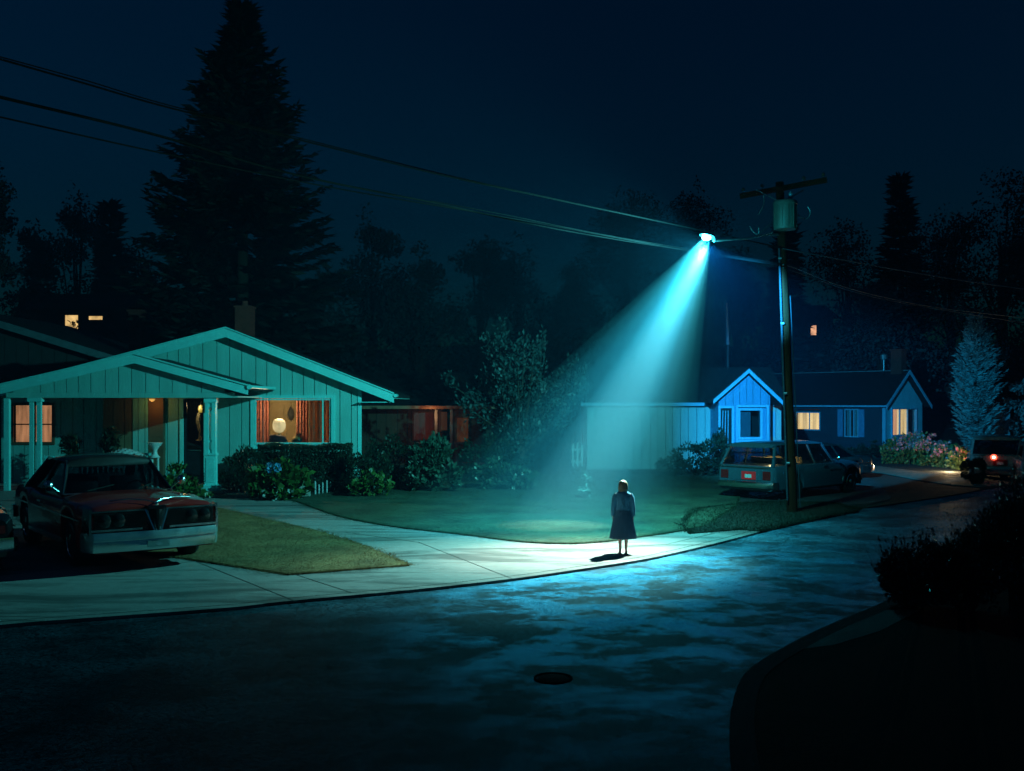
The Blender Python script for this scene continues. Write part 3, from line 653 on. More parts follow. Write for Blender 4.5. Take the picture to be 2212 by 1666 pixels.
# main roof ridge runs sideways
mb=MB(); mb.px([(43.05,2.98),(46.4,4.65),(49.75,2.98),(49.75,2.88),(46.4,4.55),(43.05,2.88)],gl0-.3,gl1+.3); r2=mb.build('roof',M_ROOF,H2)
MB().box(gl0-.3,le[0]-.02,42.98,43.045,2.86,3.0).build('gutter',M_BLUET,H2); MB().box(ri[0]+.02,gl1+.3,42.98,43.045,2.86,3.0).build('gutter',M_BLUET,H2)
mb=MB(); roof(mb,gt,yg+.06,44.2,.08); mb.build('gable_roof',M_ROOF,H2)
mb=MB(); rake(mb,[(x,z+.02) for x,z in gt],yg,yg+.05,.15); mb.build('fascia',M_BLUET,H2)
mb=MB(); rake(mb,[(x,z+.05) for x,z in gt],yg-.03,yg+.07,.028); mb.build('drip_edge',M_BLUET,r2)
# brace line in the gable
mb=MB(); mb.bar((X(1571,yw),yw-.02,Z(868,yw)),(X(1612,yw),yw-.02,Z(832,yw)),.03,.06,(0,1,0)); mb.build('gable_brace',M_BLUET,H2)
# bay front: boxed window with deep trim
mb=MB(); frame(mb,*bay,yw-.12,yw+.06,.10); wfo=mb.build('window',M_BLUET,H2)
mb=MB(); frame(mb,bay[0]-.11,bay[1]+.25,bay[2]-.11,bay[3]+.14,yw-.20,yw-.125,.09); mb.box(bay[0]-.2,bay[1]+.34,yw-.2,yw-.003,bay[2]-.62,bay[2]-.205); mb.build('bay_trim',M_BLUET,wfo)
MB().box(bay[0],bay[1],yw+.02,yw+.03,bay[2],bay[3]).build('pane',M_GLASS,wfo)
mb=MB(); mb.box(bay[0],bay[0]+(bay[1]-bay[0])*.6,yw+.20,yw+.22,bay[2],bay[3]); mb.build('blind',mat('blue blind',(.10,.2,.3),.8),wfo)
mb=MB(); mb.box(bay[0]-.5,bay[1]+.4,yw+1.2,yw+1.25,.5,2.95); mb.build('room_wall',M_DARK,H2)
mb=MB(); a,b,c,d=door; mb.box(a-.09,a,yw-.06,yw+.08,c,d+.1); mb.box(b,b+.09,yw-.06,yw+.08,c,d+.1); mb.box(a,b,yw-.06,yw+.08,d,d+.1); dfo=mb.build('door_frame',M_BLUET,H2)
mb=MB(); mb.box(a+.01,b-.01,yw+.08,yw+.11,c,d); dd=mb.build('door',M_DOOR,H2)
mb=MB()
for k in range(3): mb.bar((a+.06+k*.13,yw+.05,c+.3),(a+.12+k*.11,yw+.05,d-.1),.03,.03,(0,1,0))
mb.build('screen_bar',M_BLUET,dd)
MB().box(wx0-.1,wx1+.1,yw-.5,yw-.01,0,.42).build('stoop',M_CONC,H2)
# white pickets in the lit mist
pf_=thing('picket_fence','short run of white pickets standing in the light beam','fence',G(1258,1014,0))
d=F*3/(1014-870)
x=X(1236,d); k=0
while x<X(1296,d):
    zt=Z(958,d)+.05*math.sin(k*2.2); MB().py([(x,.12),(x+.075,.12),(x+.075,zt-.06),(x+.037,zt),(x,zt-.06)],d,d+.02).build('picket',M_WHITE,pf_); x+=.205; k+=1
mb=MB(); mb.box(X(1234,d),X(1297,d),d+.021,d+.06,.3,.38); mb.box(X(1234,d),X(1297,d),d+.021,d+.06,.85,.93); mb.build('rail',M_WHITE,pf_)

# ------------------------------------------------------------------ dark cottage at right, turned
A3=R(-50); GW=4.3; GH=GW/2
H3=thing('dark_cottage','dark blue cottage with lit yellow windows and a steep side gable','house',(X(1912,58),58,0),A3)
def wallbox(mb,x0,x1,y0,y1,z0,z1,op,axis):
    """thin wall with openings: axis x keeps y0..y1 as thickness"""
    cuts=sorted({x0,x1}|{v for o in op for v in o[:2]}) if axis=='x' else sorted({y0,y1}|{v for o in op for v in o[:2]})
    for u,v in zip(cuts[:-1],cuts[1:]):
        m=(u+v)/2; lo=z0
        for o in sorted([o for o in op if o[0]<m<o[1]],key=lambda o:o[2])+[None]:
            hi=o[2] if o else z1
            if hi-lo>.005:
                if axis=='x': mb.box(u,v,y0,y1,lo,hi)
                else: mb.box(x0,x1,u,v,lo,hi)
            if o: lo=o[3]
M_NAVY=mat('shaded navy siding',(.03,.055,.08),.65,var=.15,scale=2,bump=.2,bscale=12,stretch=(.3,.3,3))  # long wall darkened: its shade is put into the paint
w1=(-9.0,-7.1,1.45,2.55); w2=(-4.9,-3.7,1.15,2.6)
L3=-11.5
w1=(-5.98,-4.35,1.35,2.6); w2=(-2.55,-1.75,1.0,2.55)
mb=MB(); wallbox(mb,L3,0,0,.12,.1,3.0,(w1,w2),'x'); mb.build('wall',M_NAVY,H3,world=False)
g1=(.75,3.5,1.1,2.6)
mb=MB(); wallbox(mb,-.12,0,.13,GW,.1,3.0,(g1,),'y'); mb.px([(.05,3.002),(GW-.05,3.002),(GH,4.72)],-.12,0); mb.build('gable_wall',mat('lit blue gable paint',(.35,.72,.84),.6,var=.12,scale=2),H3,world=False)  # gable end lightened: lamplight put into its paint
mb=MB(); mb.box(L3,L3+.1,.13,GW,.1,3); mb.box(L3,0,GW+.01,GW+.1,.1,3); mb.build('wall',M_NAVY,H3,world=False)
MB().box(-.16,.04,-.04,.12,.1,2.95).build('corner_board',mat('blue trim',(.3,.6,.8),.5),H3,world=False)
mb=MB(); mb.px([(-.45,2.83),(GH,4.90),(GW+.45,2.83),(GW+.45,2.73),(GH,4.80),(-.45,2.73)],L3-.3,.35); r3=mb.build('roof',M_ROOF,H3,world=False)
mb=MB(); mb.px([(-.5,2.84),(GH,4.945),(GH,4.74),(-.5,2.64)],.352,.40); mb.px([(GW+.5,2.84),(GH,4.945),(GH,4.74),(GW+.5,2.64)],.352,.40); mb.build('fascia',mat('blue trim',(.3,.6,.8)),H3,world=False)
mb=MB(); mb.box(L3-.3,.34,-.54,-.46,2.74,2.84); mb.build('gutter',mat('blue trim',(.3,.6,.8)),H3,world=False)
mb=MB(); mb.box(L3-.3,.3,GH-.1,GH+.1,4.9,4.95); mb.build('ridge_cap',mat('worn ridge metal',(.5,.55,.58),.35,.6,var=.4,scale=3),r3,world=False)
mb=MB()
for k in range(24): mb.box(-.7,.0,GH-.3,GH+.3,4.7+k*.06,4.75+k*.06) if k%2==0 else mb.box(-.69,-.01,GH-.29,GH+.29,4.69+k*.06,4.76+k*.06)
mb.box(-.75,.05,GH-.35,GH+.35,6.1,6.2); mb.build('chimney',M_BRICK,r3,world=False)
mb=MB(); mb.tube([(-1.3,GH,4.9),(-1.3,GH,5.6)],.05); mb.lathe([(.05,5.6),(.22,5.62),(.22,5.9),(.04,6.0)],(-1.3,GH,0),12); mb.build('roof_vent',mat('grey metal',(.3,.32,.33),.4,.7),r3,world=False)
M_YEL=lit('lit yellow blind',(1,.64,.28),1.3,(3.5,3.5,.25),(.5,.45,.3))
M_YEL2=lit('lit peach blind',(1,.46,.24),1.,(3,3,.25),(.5,.4,.3))
M_NT=mat('blue trim',(.3,.6,.8))
def win_x(o,mull,m,parent,shut=False,name='window'):
    mb=MB(); a,b,c,d=o; f=.07
    mb.box(a-f,b+f,-.05,.02,d,d+f); mb.box(a-f,b+f,-.08,.02,c-f,c); mb.box(a-f,a,-.05,.02,c,d); mb.box(b,b+f,-.05,.02,c,d)
    for t in mull: x=a+(b-a)*t; mb.box(x-.03,x+.03,.02,.06,c,d)
    w=mb.build(name,M_NT,parent,world=False)
    MB().box(a,b,.065,.07,c,d).build('pane',M_GLASS,w,world=False)
    if m: curtain(MB(),a-.02,b+.02,.16,c-.02,d+.02,7,.02).build('blind',m,w,world=False,smooth=180,fix=False)
    return w
win_x((w1[0],w1[1],w1[2],2.36),(.55,),M_YEL,H3)
MB().box(w1[0],w1[1],.0,.11,2.365,2.55).build('transom_panel',M_NAVY,H3,world=False)
w=win_x(w2,(.35,.65),None,H3)
for s in (w2[0]-.52,w2[1]+.10): MB().box(s,s+.34,-.06,-.003,w2[2]-.05,w2[3]+.05).build('shutter',mat('shutter blue',(.16,.33,.55),.6),H3,world=False)
curtain(MB(),w2[0]-.02,w2[0]+.28,.16,w2[2],w2[3],3,.02).build('curtain',mat('pale drape',(.55,.65,.7),.8),w,world=False,smooth=180,fix=False)
curtain(MB(),w2[1]-.42,w2[1]+.02,.16,w2[2],w2[3],3,.02).build('curtain',mat('pale drape',(.55,.65,.7)),w,world=False,smooth=180,fix=False)
mb=MB(); a,b,c,d=g1; f=.1
mb.box(.0,.08,a-f,b+f,d,d+f); mb.box(.0,.12,a-f,b+f,c-f,c); mb.box(.0,.08,a-f,a,c,d); mb.box(.0,.08,b,b+f,c,d)
for t in (.33,.66): y=a+(b-a)*t; mb.box(-.06,.03,y-.04,y+.04,c,d)
w=mb.build('window',M_NT,H3,world=False)
MB().box(-.07,-.065,a,b,c,d).build('pane',M_GLASS,w,world=False)
def curt_y(y0,y1,m,folds):
    n=folds*8; f=[(-.18+.025*math.sin(k*.785),y0+(y1-y0)*k/n) for k in range(n+1)]
    MB().loft([[(x,y,z) for x,y in f] for z in (c-.02,d+.02)],closed=False).build('curtain',m,w,world=False,smooth=180,fix=False)
curt_y(a,a+(b-a)*.33,M_YEL2,4); curt_y(a+(b-a)*.33,a+(b-a)*.66,M_YEL,4); curt_y(a+(b-a)*.66,a+(b-a)*.8,M_YEL,2); curt_y(a+(b-a)*.8,b,mat('plum drape',(.12,.05,.07),.8),2)
MB().box(L3+.2,-.2,.8,.85,.2,2.95).build('room_wall',M_DARK,H3,world=False)
MB().box(-.75,-.7,.86,GW-.1,.2,2.95).build('room_wall',M_DARK,H3,world=False)
mb=MB(); mb.box(.002,.16,.6,3.7,.55,.98); mb.build('window_apron',M_NT,H3,world=False)
MB().box(.02,.7,.5,GW+.6,.0,.42).build('plinth',mat('green plinth',(.05,.18,.12),.7,var=.3),H3,world=False)

# ------------------------------------------------------------------ brown neighbour between
yb3=46.
H4=thing('brown_bungalow','dim brown bungalow half hidden between the teal house and the bushes','house',(-4,yb3,0))
bx0,bx1=X(748,yb3),X(1062,yb3); M_BRN=mat('brown siding',(.10,.058,.036),.75,var=.2,scale=2,bump=.15,bscale=15,stretch=(1,1,.3))
bw=(X(893,yb3),X(937,yb3),Z(950,yb3),Z(892,yb3)); bw2=(X(951,yb3),X(966,yb3),Z(930,yb3),Z(890,yb3)); bw3=(X(987,yb3),X(1011,yb3),Z(955,yb3),Z(903,yb3))
BREAKS=set(); mb=MB(); boards(mb,bx0,bx1,.1,2.78,yb3,step=.5,open_=(bw,bw2,bw3)); mb.k=1; backing(mb,bx0,bx1,0,lambda x:2.78,yb3+.031,(bw,bw2,bw3)); mb.k=0
mb.box(bx0,bx0+.1,yb3+.14,52,0,2.78); mb.box(bx1-.1,bx1,yb3+.14,52,0,2.78); mb.build('wall',[M_BRN,M_GAP],H4)
mb=MB(); mb.px([(yb3-1.2,2.80),(49,4.5),(53,2.8),(53,2.7),(49,4.4),(yb3-1.2,2.70)],bx0-.5,bx1+.2); mb.build('roof',M_ROOF,H4)
MB().box(bx0-.5,bx1+.2,yb3-1.27,yb3-1.205,2.72,2.86).build('gutter',mat('tan gutter',(.5,.30,.18),.5),H4)
def winy(o,m,name='window'):
    mb=MB(); frame(mb,*o,yb3-.04,yb3+.05,.06); w=mb.build(name,M_BROWN,H4)
    MB().box(o[0],o[1],yb3+.06,yb3+.065,o[2],o[3]).build('pane',M_GLASS,w)
    curtain(MB(),o[0]-.02,o[1]+.02,yb3+.2,o[2]-.02,o[3]+.02,5,.03).build('curtain',m,w,smooth=180,fix=False)
winy(bw,lit('dim red curtain',(.5,.07,.03),.07,(4,4,.2),(.3,.08,.05))); winy(bw2,lit('dim amber blind',(.6,.22,.10),.07,(3,3,.3))); winy(bw3,lit('ember glow blind',(1,.28,.07),.06,(4,4,3)))
for px in (942,975): 
    x=X(px,yb3-1.0); MB().box(x-.06,x+.06,yb3-1.05,yb3-.93,.2,2.69).build('porch_post',mat('grey blue post',(.3,.36,.38),.6),H4)
mb=MB(); x=X(905,yb3-1); mb.box(X(895,yb3-1),X(1015,yb3-1),yb3-1.03,yb3-.97,1.15,1.22)
while x<X(1014,yb3-1): mb.box(x-.03,x+.03,yb3-1.02,yb3-.98,.25,1.15); x+=.28
mb.build('railing',mat('grey blue post',(.3,.36,.38)),H4)
MB().box(X(890,yb3),bx1,yb3-1.1,yb3-.01,0,.24).build('porch_floor',M_CONC,H4)

# ------------------------------------------------------------------ dark neighbour at far left, chimney house, hill houses
y5=41.
H5=thing('gabled_house','unlit dark gabled house behind the porch roof at the far left','house',(-24,y5,0))
def p5(px,py): return (X(px,y5),Z(py,y5))
t5=[p5(-420,838),p5(-110,660),p5(330,795)]
mb=MB(); roof(mb,t5,y5,52,.12); r5=mb.build('roof',M_ROOF,H5)
mb=MB(); rake(mb,[(x,z+.02) for x,z in t5],y5-.06,y5-.01,.30); mb.build('fascia',mat('dim slate trim',(.16,.22,.25),.6),H5)
BREAKS={t5[1][0]}; mb=MB(); f5=lin([(x,z-.14) for x,z in t5]); boards(mb,t5[0][0]+.6,t5[2][0]-.6,0.,f5,y5+.5,step=.5); mb.k=1; backing(mb,t5[0][0]+.6,t5[2][0]-.6,0,f5,y5+.531); mb.build('wall',[mat('dark slate wall',(.05,.055,.06),.8),M_GAP],H5)
mb=MB(); a,b=X(277,46),X(304,46); z0,z1=3.5,Z(674,46)
k=0; z=z0
while z<z1: mb.box(a-.01*(k%2),b+.01*(k%2),46,46.6,z,z+.1); z+=.1; k+=1
mb.box(a-.06,b+.06,45.94,46.66,z,z+.1)
mb.build('chimney',M_BRICK,r5)
M_YW=lit('warm hill window',(1,.66,.25),.8,(1.5,1.5,1.5),(.4,.3,.2)); M_PK=lit('peach hill window',(1,.50,.27),.75,(2,2,2),(.4,.3,.2))
def hill_house(name,label,x0,x1,y,ztop,wins,M):
    h=hill((x0+x1)/2,y)-.3; t=thing(name,label,'house',((x0+x1)/2,y,h)); xm=(x0+x1)/2
    mb=MB(); op=[w[:4] for w in wins]; wallbox(mb,x0,x1,y,y+.15,h,ztop,op,'x'); mb.box(x0,x0+.15,y+.16,y+8,h,ztop); mb.box(x1-.15,x1,y+.16,y+8,h,ztop); mb.build('wall',mat('hill house wall',(.03,.032,.035),.8),t)
    mb=MB(); mb.px([(y-.6,ztop+.01),(y+4,ztop+1.5),(y+8.6,ztop+.01),(y+8.6,ztop-.09),(y+4,ztop+1.4),(y-.6,ztop-.09)],x0-.5,x1+.5); mb.build('roof',M_ROOF,t)
    for a,b,c,d,extra in wins:
        mb=MB(); frame(mb,a,b,c,d,y-.05,y+.05,.08); w=mb.build('window',M_DARK,t)
        MB().box(a,b,y+.08,y+.1,c,d).build('pane',M,w)
        if extra:
            p,_=lump_pts(60,(b-.25,y-.25,c+(d-c)*.35),(.35,.2,.7),.1); raw('window_plant',leaf_quads(p,.3,.5),4,_M['dark leaf'],w)
    return t
yh=70.
hill_house('hillside_house','black hillside house with a tall lit window and a narrow lit slit beside it',X(60,yh),X(262,yh),yh,Z(668,yh),
  [(X(140,yh),X(169,yh),Z(731,yh),Z(681,yh),True),(X(191,yh),X(222,yh),Z(691,yh),Z(683,yh),False)],M_YW)
yh=84.
hill_house('hillside_house','hidden hillside house showing one small peach lit window right of the pole',X(1716,yh),X(1800,yh),yh,Z(688,yh),
  [(X(1751,yh),X(1764,yh),Z(724,yh),Z(703,yh),False)],M_PK)
yh=72.
hill_house('hillside_house','unlit flat grey house behind trees above the brown bungalow',X(850,yh),X(915,yh),yh,Z(742,yh),
  [(X(872,yh),X(895,yh),Z(775,yh),Z(748,yh),False)],M_DARK)
# pale mast behind the blue cottage
q=V(1572,800,52); mt=thing('mast','slim pale mast rising behind the blue cottage roof','mast',(q[0],52,0))
MB().tube([(q[0],52,0),(q[0],52,Z(745,52))],.07).build('lower_pole',mat('dull mast',(.05,.08,.1),.6),mt,smooth=60)
MB().tube([(q[0],52,Z(745,52)),(X(1569,52),52,Z(655,52))],[.10,.05]).build('upper_pole',mat('pale mast',(.35,.5,.7),.5),mt,smooth=60)
# ------------------------------------------------------------------ vegetation
foliage('conifer needles',[(.006,.012,.012),(.012,.022,.018),(.02,.032,.022)],.6,.2,.1)
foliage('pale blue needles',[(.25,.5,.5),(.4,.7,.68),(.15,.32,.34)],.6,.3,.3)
foliage('hedge leaf',[(.010,.028,.018),(.02,.05,.03),(.03,.065,.035)],.5,.4)
foliage('broad leaf',[(.03,.09,.025),(.07,.16,.03),(.13,.22,.05),(.04,.11,.04)],.4,.5)
foliage('shrub leaf',[(.02,.06,.04),(.05,.12,.08),(.09,.17,.12)],.4,.5)
foliage('pale tree leaf',[(.03,.08,.08),(.07,.16,.16),(.02,.05,.05),(.12,.24,.24)],.45,.4,.3)
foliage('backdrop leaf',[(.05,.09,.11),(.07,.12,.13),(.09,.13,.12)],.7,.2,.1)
foliage('near glossy leaf',[(.014,.03,.028),(.026,.055,.05),(.05,.09,.08)],.2,.7,.1)
foliage('pink petal',[(.9,.24,.26),(.95,.4,.38),(.8,.16,.22)],.6,.3,.3)
foliage('azalea leaf',[(.05,.11,.03),(.12,.19,.05),(.2,.26,.08)],.5,.4)
foliage('white petal',[(.6,.75,.72),(.8,.85,.8)],.6,.3,.3)
foliage('blue petal',[(.10,.35,.6),(.15,.45,.7)],.6,.3,.3)
M_BARK=mat('bark',(.05,.04,.03),.9,var=.4,scale=6,bump=.6,bscale=18,stretch=(1,1,.25))

def shrub(name,label,cat,base,lumps,leafm,n,size,aspect=.6,gap=.3,group=None,extra=None,stems=5,up=.4,inner=.5,zmin=None):
    """lumps: (dx,dy,z,rx,ry,rz) about the base"""
    t=thing(name,label,cat,base,group=group); pts=[]; dirs=[]
    vol=[l[3]*l[5] for l in lumps]; S=sum(vol)
    for l,v in zip(lumps,vol):
        p,d=lump_pts(int(n*v/S*1.4),(base[0]+l[0],base[1]+l[1],base[2]+l[2]),l[3:6],inner,gap)
        pts.append(p); dirs.append(d)
    p=np.concatenate(pts); d=np.concatenate(dirs); zl=base[2]+.03 if zmin is None else zmin
    k=p[:,2]>zl; p,d=p[k],d[k]; d=d/(np.linalg.norm(d,axis=1,keepdims=True)+1e-6)+np.array([0,0,up])
    raw('foliage',leaf_quads(p,size,aspect,d,.7),4,_M[leafm],t)
    mb=MB()
    for i in range(stems):
        l=lumps[i%len(lumps)]; a=(base[0]+l[0]*.3+random.uniform(-.1,.1),base[1]+l[1]*.3,base[2]-.02)
        b=(base[0]+l[0]+random.uniform(-.4,.4)*l[3],base[1]+l[1],base[2]+l[2]+l[5]*.4)
        m=[(a[j]+b[j])/2+random.uniform(-.06,.06) for j in range(3)]; mb.tube([a,m,b],[.03,.022,.008],5)
    mb.build('stem',M_BARK,t,smooth=60)
    if extra: extra(t,p,d)
    return t
def blooms(m,n,size,name='blossom',top=False):
    def f(t,p,d):
        q=p[p[:,2]>np.quantile(p[:,2],.55)] if top else p
        i=rng.choice(len(q),min(n,len(q)),replace=False); c=q[i]
        c=np.repeat(c,7,axis=0)+unit(7*len(c))*size*.45
        raw(name,leaf_quads(c,size*.8,.8),4,_M[m],t)
    return f
# hedge under the picture window and the bushes along the house
b=G(640,1066,.13)
def box_hedge(name,label,x0,x1,y0,y1,z1,n,size,m):
    t=thing(name,label,'hedge',((x0+x1)/2,(y0+y1)/2,.13)); P=[]
    u=rng.random((n,3)); side=rng.integers(0,4,n)
    p=np.stack([x0+u[:,0]*(x1-x0),y0+u[:,1]*(y1-y0),.13+u[:,2]*(z1-.13)],1)
    dep=rng.random(n)**2*.18
    p[side==0,2]=z1-dep[side==0]; p[side==1,1]=y0+dep[side==1]; p[side==2,1]=y0+dep[side==2]; p[side==3,0]=np.where(u[side==3,1]>.5,x1-dep[side==3],x0+dep[side==3])
    wob=.06*np.sin(p[:,0]*3.1+p[:,2]*4)+.05*np.sin(p[:,0]*7+p[:,1]*5); p[:,1]-=wob; p[:,2]+=wob*.6
    raw('foliage',leaf_quads(p,size,.6),4,_M[m],t)
    mb=MB(); mb.box(x0+.2,x1-.2,y0+.22,y1-.2,.10,z1-.22); mb.build('stem',M_SOIL,t); return t
yh_=31.9
box_hedge('hedge','long clipped dark hedge below the picture window',X(556,yh_),X(752,yh_),yh_,yh_+1.0,Z(963,yh_),15000,.075,'hedge leaf')
q=G(520,1062,.13); shrub('bush','dark rounded bush between the porch column and the clipped hedge','bush',(X(515,31.6),31.6,.13),[(0,0,.6,.55,.5,.75),(.35,.1,.95,.4,.4,.55),(-.4,-.1,.35,.4,.4,.4)],'hedge leaf',4500,.085)
shrub('bush','dark bush at the corner of the teal house past the hedge end','bush',(X(775,31.6),31.6,.13),[(0,0,.55,.5,.5,.75),(.5,.3,.6,.6,.5,.7)],'hedge leaf',4500,.085)
shrub('hydrangea','big leaved yellow green hydrangea with one blue bloom before the hedge','shrub',(X(603,29.9),29.9,.13),[(0,0,.6,.85,.6,.62),(-.55,.0,.4,.45,.45,.42),(.5,-.05,.35,.5,.45,.38),(.1,-.3,.2,.6,.4,.25)],'broad leaf',1500,.21,.75,.2,
   extra=lambda t,p,d:(raw('blossom',leaf_quads(np.array((X(592,29.4),29.3,Z(1010,29.4)))+unit(60)*np.array((.22,.12,.15)),.1,.8),4,_M['blue petal'],t),
                       raw('blossom',leaf_quads(np.array((X(600,29.3),29.2,.32))+unit(26)*np.array((.5,.1,.2)),.09,.8),4,_M['white petal'],t)))
shrub('bush','broad leaved dark bush with pale spots in front of the doorway','bush',(X(382,29.6),29.6,.13),[(0,0,.5,.52,.5,.62),(.35,-.2,.28,.5,.45,.38),(.75,-.4,.1,.4,.4,.22)],'broad leaf',1100,.16,.75,.25,extra=blooms('white petal',7,.09))
shrub('shrub','low pale green shrub at the lawn edge right of the stone','shrub',(X(800,30.6),30.6,.13),[(0,0,.4,.42,.4,.42),(.35,.1,.3,.35,.35,.32),(-.45,0,.28,.3,.3,.25)],'broad leaf',700,.15,.8,.3,extra=blooms('white petal',5,.08))
shrub('bush','tall teal leaved bush right of the pale green shrub','bush',(X(935,32.5),32.5,.13),[(0,0,.95,.75,.6,.85),(.4,-.2,.5,.6,.5,.55),(-.45,-.1,.6,.5,.5,.55),(.1,.2,1.35,.5,.4,.5)],'shrub leaf',2600,.17,.6,.25)
shrub('bush','black bush mass behind the teal bush and the house corner','bush',(X(850,34),34.,.13),[(0,0,.8,.9,.6,.95),(-.7,0,.7,.6,.5,.8),(.9,.2,.6,.6,.5,.7)],'hedge leaf',5000,.1)
shrub('bush','low sprawling bush with pale leaves just left of the light beam','bush',(X(1100,33.),33.,.13),[(0,0,.4,.75,.5,.45),(.6,.1,.3,.6,.5,.35),(-.6,.1,.55,.6,.5,.55)],'shrub leaf',1800,.14,.6,.25,extra=blooms('white petal',8,.09))
shrub('bush','dim bush in shadow below the tall slender tree','bush',(X(1040,36.),36.,.13),[(0,0,.8,.9,.6,.9),(.9,0,.7,.8,.6,.8)],'hedge leaf',4200,.1)
shrub('flowering_plant','slender white flowered plant standing inside the light beam','plant',(X(1264,30.),30.,.13),[(0,0,.25,.18,.15,.25),(.02,0,.5,.15,.12,.2),(.0,0,.7,.1,.1,.12)],'shrub leaf',160,.12,.6,.2,extra=blooms('white petal',12,.10),stems=3)
shrub('bush','shadowy bush against the pale garage wall right of the beam','bush',(X(1500,39.),39.,.1),[(0,0,.65,.8,.5,.75),(.9,0,.75,.6,.5,.9),(-.8,.2,.5,.7,.5,.55)],'hedge leaf',4500,.11)
shrub('bush','dark bush climbing by the blue cottage door','bush',(X(1552,40.4),40.4,.1),[(0,0,.9,.35,.3,1.0),(.2,0,.5,.5,.35,.5)],'hedge leaf',2200,.1)
# stone slab and edging stakes
s=thing('stone_slab','pale upright stone slab leaning beside the hydrangea','stone',G(658,1072,.13)); c=G(658,1072,.13)
MB().py([(c[0]-.17,.13),(c[0]+.17,.12),(c[0]+.15,.42),(c[0]+.06,.455),(c[0]-.1,.44),(c[0]-.16,.38)],c[1],c[1]+.09).build('slab',mat('pale stone',(.45,.42,.38),.85,var=.25,scale=6,bump=.4),s)
st=thing('edging_stakes','row of short pale garden stakes along the hedge foot','edging',G(702,1064,.13))
for k,(px,h,wd) in enumerate(((681,.42,.06),(689,.3,.05),(697,.35,.05),(706,.4,.05),(713,.36,.04),(722,.44,.08))):
    c=G(px,1068-k*1.2,.13); MB().lathe([(wd*.5,.12),(wd*.5,.13+h*.8),(wd*.4,.13+h*.95),(0,.13+h)],(c[0],c[1],0),10).build('stake',mat('pale stake',(.5,.55,.55),.6),st,smooth=50)

# conifers ------------------------------------------------------------
def conifer(name,label,base,H,prof,m,nw,needle=.5,seed=1,droop=.25,cat='tree',group=None,dens=1.,up=0.):
    r_=random.Random(seed); t=thing(name,label,cat,base,group=group); bx,by,bz=base
    MB().tube([(bx,by,bz-.3),(bx+.05,by,bz+H*.5),(bx,by,bz+H*.98)],[H*.016+.05,H*.010+.02,.02],9).build('trunk',M_BARK,t,smooth=60)
    C=[];D=[];S=[]
    for i in range(nw):
        f=.04+.95*(i/nw)**.9; z=bz+H*f; L0=np.interp(f,[p[0] for p in prof],[p[1] for p in prof])
        nb=max(4,int((7 if f<.8 else 5)*dens))
        for k in range(nb):
            a=r_.random()*6.283; L=L0*(.62+.42*r_.random()); dz=-droop*(1-f)+.55*f*f+up+r_.uniform(-.14,.14)
            d=np.array((math.cos(a),math.sin(a),dz)); d/=np.linalg.norm(d); side=np.array((-math.sin(a),math.cos(a),0))
            ns=max(4,int(L/needle*4.2*dens))
            for j in range(ns):
                s=(j+.5)/ns
                if s<.12: continue
                p=np.array((bx,by,z))+d*L*s+np.array((0,0,-.12*L*s*s+.55*L*max(0,s-.6)))
                w=(1-s)*.55+.25
                for q in (-1,1,0):
                    dv=d*.75+side*q*(.8+.3*r_.random())+np.array((0,0,r_.uniform(-.35,.25)))
                    dv/=np.linalg.norm(dv); l=needle*(.6+.8*r_.random())*(.6+w)
                    C.append(p+dv*l*.45); D.append(dv); S.append(l)
    C=np.array(C);D=np.array(D);S=np.array(S)
    q=leaf_quads(C,1.,.24,D,.25).reshape(-1,4,3); q=(q-C[:,None,:])*S[:,None,None]+C[:,None,:]
    raw('crown',q.reshape(-1,3),4,_M[m],t); return t
y=50.; conifer('conifer_tree','towering black conifer with ragged limbs behind the teal house','x' and (X(522,y),y,0),Z(2,y)*1.0,
   [(0,6.2),(.25,6.1),(.5,5.1),(.58,4.4),(.67,3.3),(.75,2.7),(.85,1.8),(.94,.5),(1,.05)],'conifer needles',96,.66,5,.22)
y=56.; conifer('conifer_tree','pale blue lit conifer beyond the pink azaleas at right','x' and (X(2108,y),y,0),Z(680,y),[(0,.5),(.1,1.2),(.25,1.75),(.45,1.7),(.65,1.3),(.85,.75),(1,.15)],'pale blue needles',40,.30,9,-.2,up=.35)
# slender leafy tree left of the beam
def upright_tree(name,label,base,H,W,n,size,m,seed,nb=16):
    r_=random.Random(seed); t=thing(name,label,'tree',base); bx,by,bz=base; mb=MB(); P=[];D=[]
    mb.tube([(bx,by,bz-.1),(bx+.05,by,bz+H*.2),(bx,by,bz+H*.45)],[.14,.11,.07],8)
    for k in range(nb):
        a=r_.random()*6.283; z0=bz+H*(.1+.3*r_.random()); rr=W*(.25+.75*r_.random()); hh=H*(.45+.52*r_.random())*(1-.35*rr/W)
        x1,y1=bx+math.cos(a)*rr,by+math.sin(a)*rr*.7
        pts=[np.array((bx,by,z0)),np.array((bx+(x1-bx)*.55,by+(y1-by)*.55,z0+(bz+hh-z0)*.35)),np.array((x1,y1,z0+(bz+hh-z0)*.75)),np.array((x1+(x1-bx)*.12,y1,bz+hh))]
        mb.tube(pts,[.05,.035,.02,.006],5)
        for j in range(n//nb):
            s=r_.random()**.7*3; i=min(2,int(s)); u=s-i; c=pts[i]*(1-u)+pts[i+1]*u; tg=pts[i+1]-pts[i]; tg=tg/np.linalg.norm(tg)
            off=np.array((r_.gauss(0,1),r_.gauss(0,1),r_.gauss(0,.8)))*(.10+.16*(1-s/3)); P.append(c+off); D.append(tg*.8+off*2)
    mb.build('trunk',M_BARK,t,smooth=60)
    P=np.array(P);D=np.array(D); raw('crown',leaf_quads(P,size,.5,D,.8),4,_M[m],t); return t
y=36.5; upright_tree('leafy_tree','slender upright leafy tree dimly lit left of the light beam',(X(1125,y),y,.1),Z(612,y)-.1,2.45,5200,.17,'pale tree leaf',4,30)
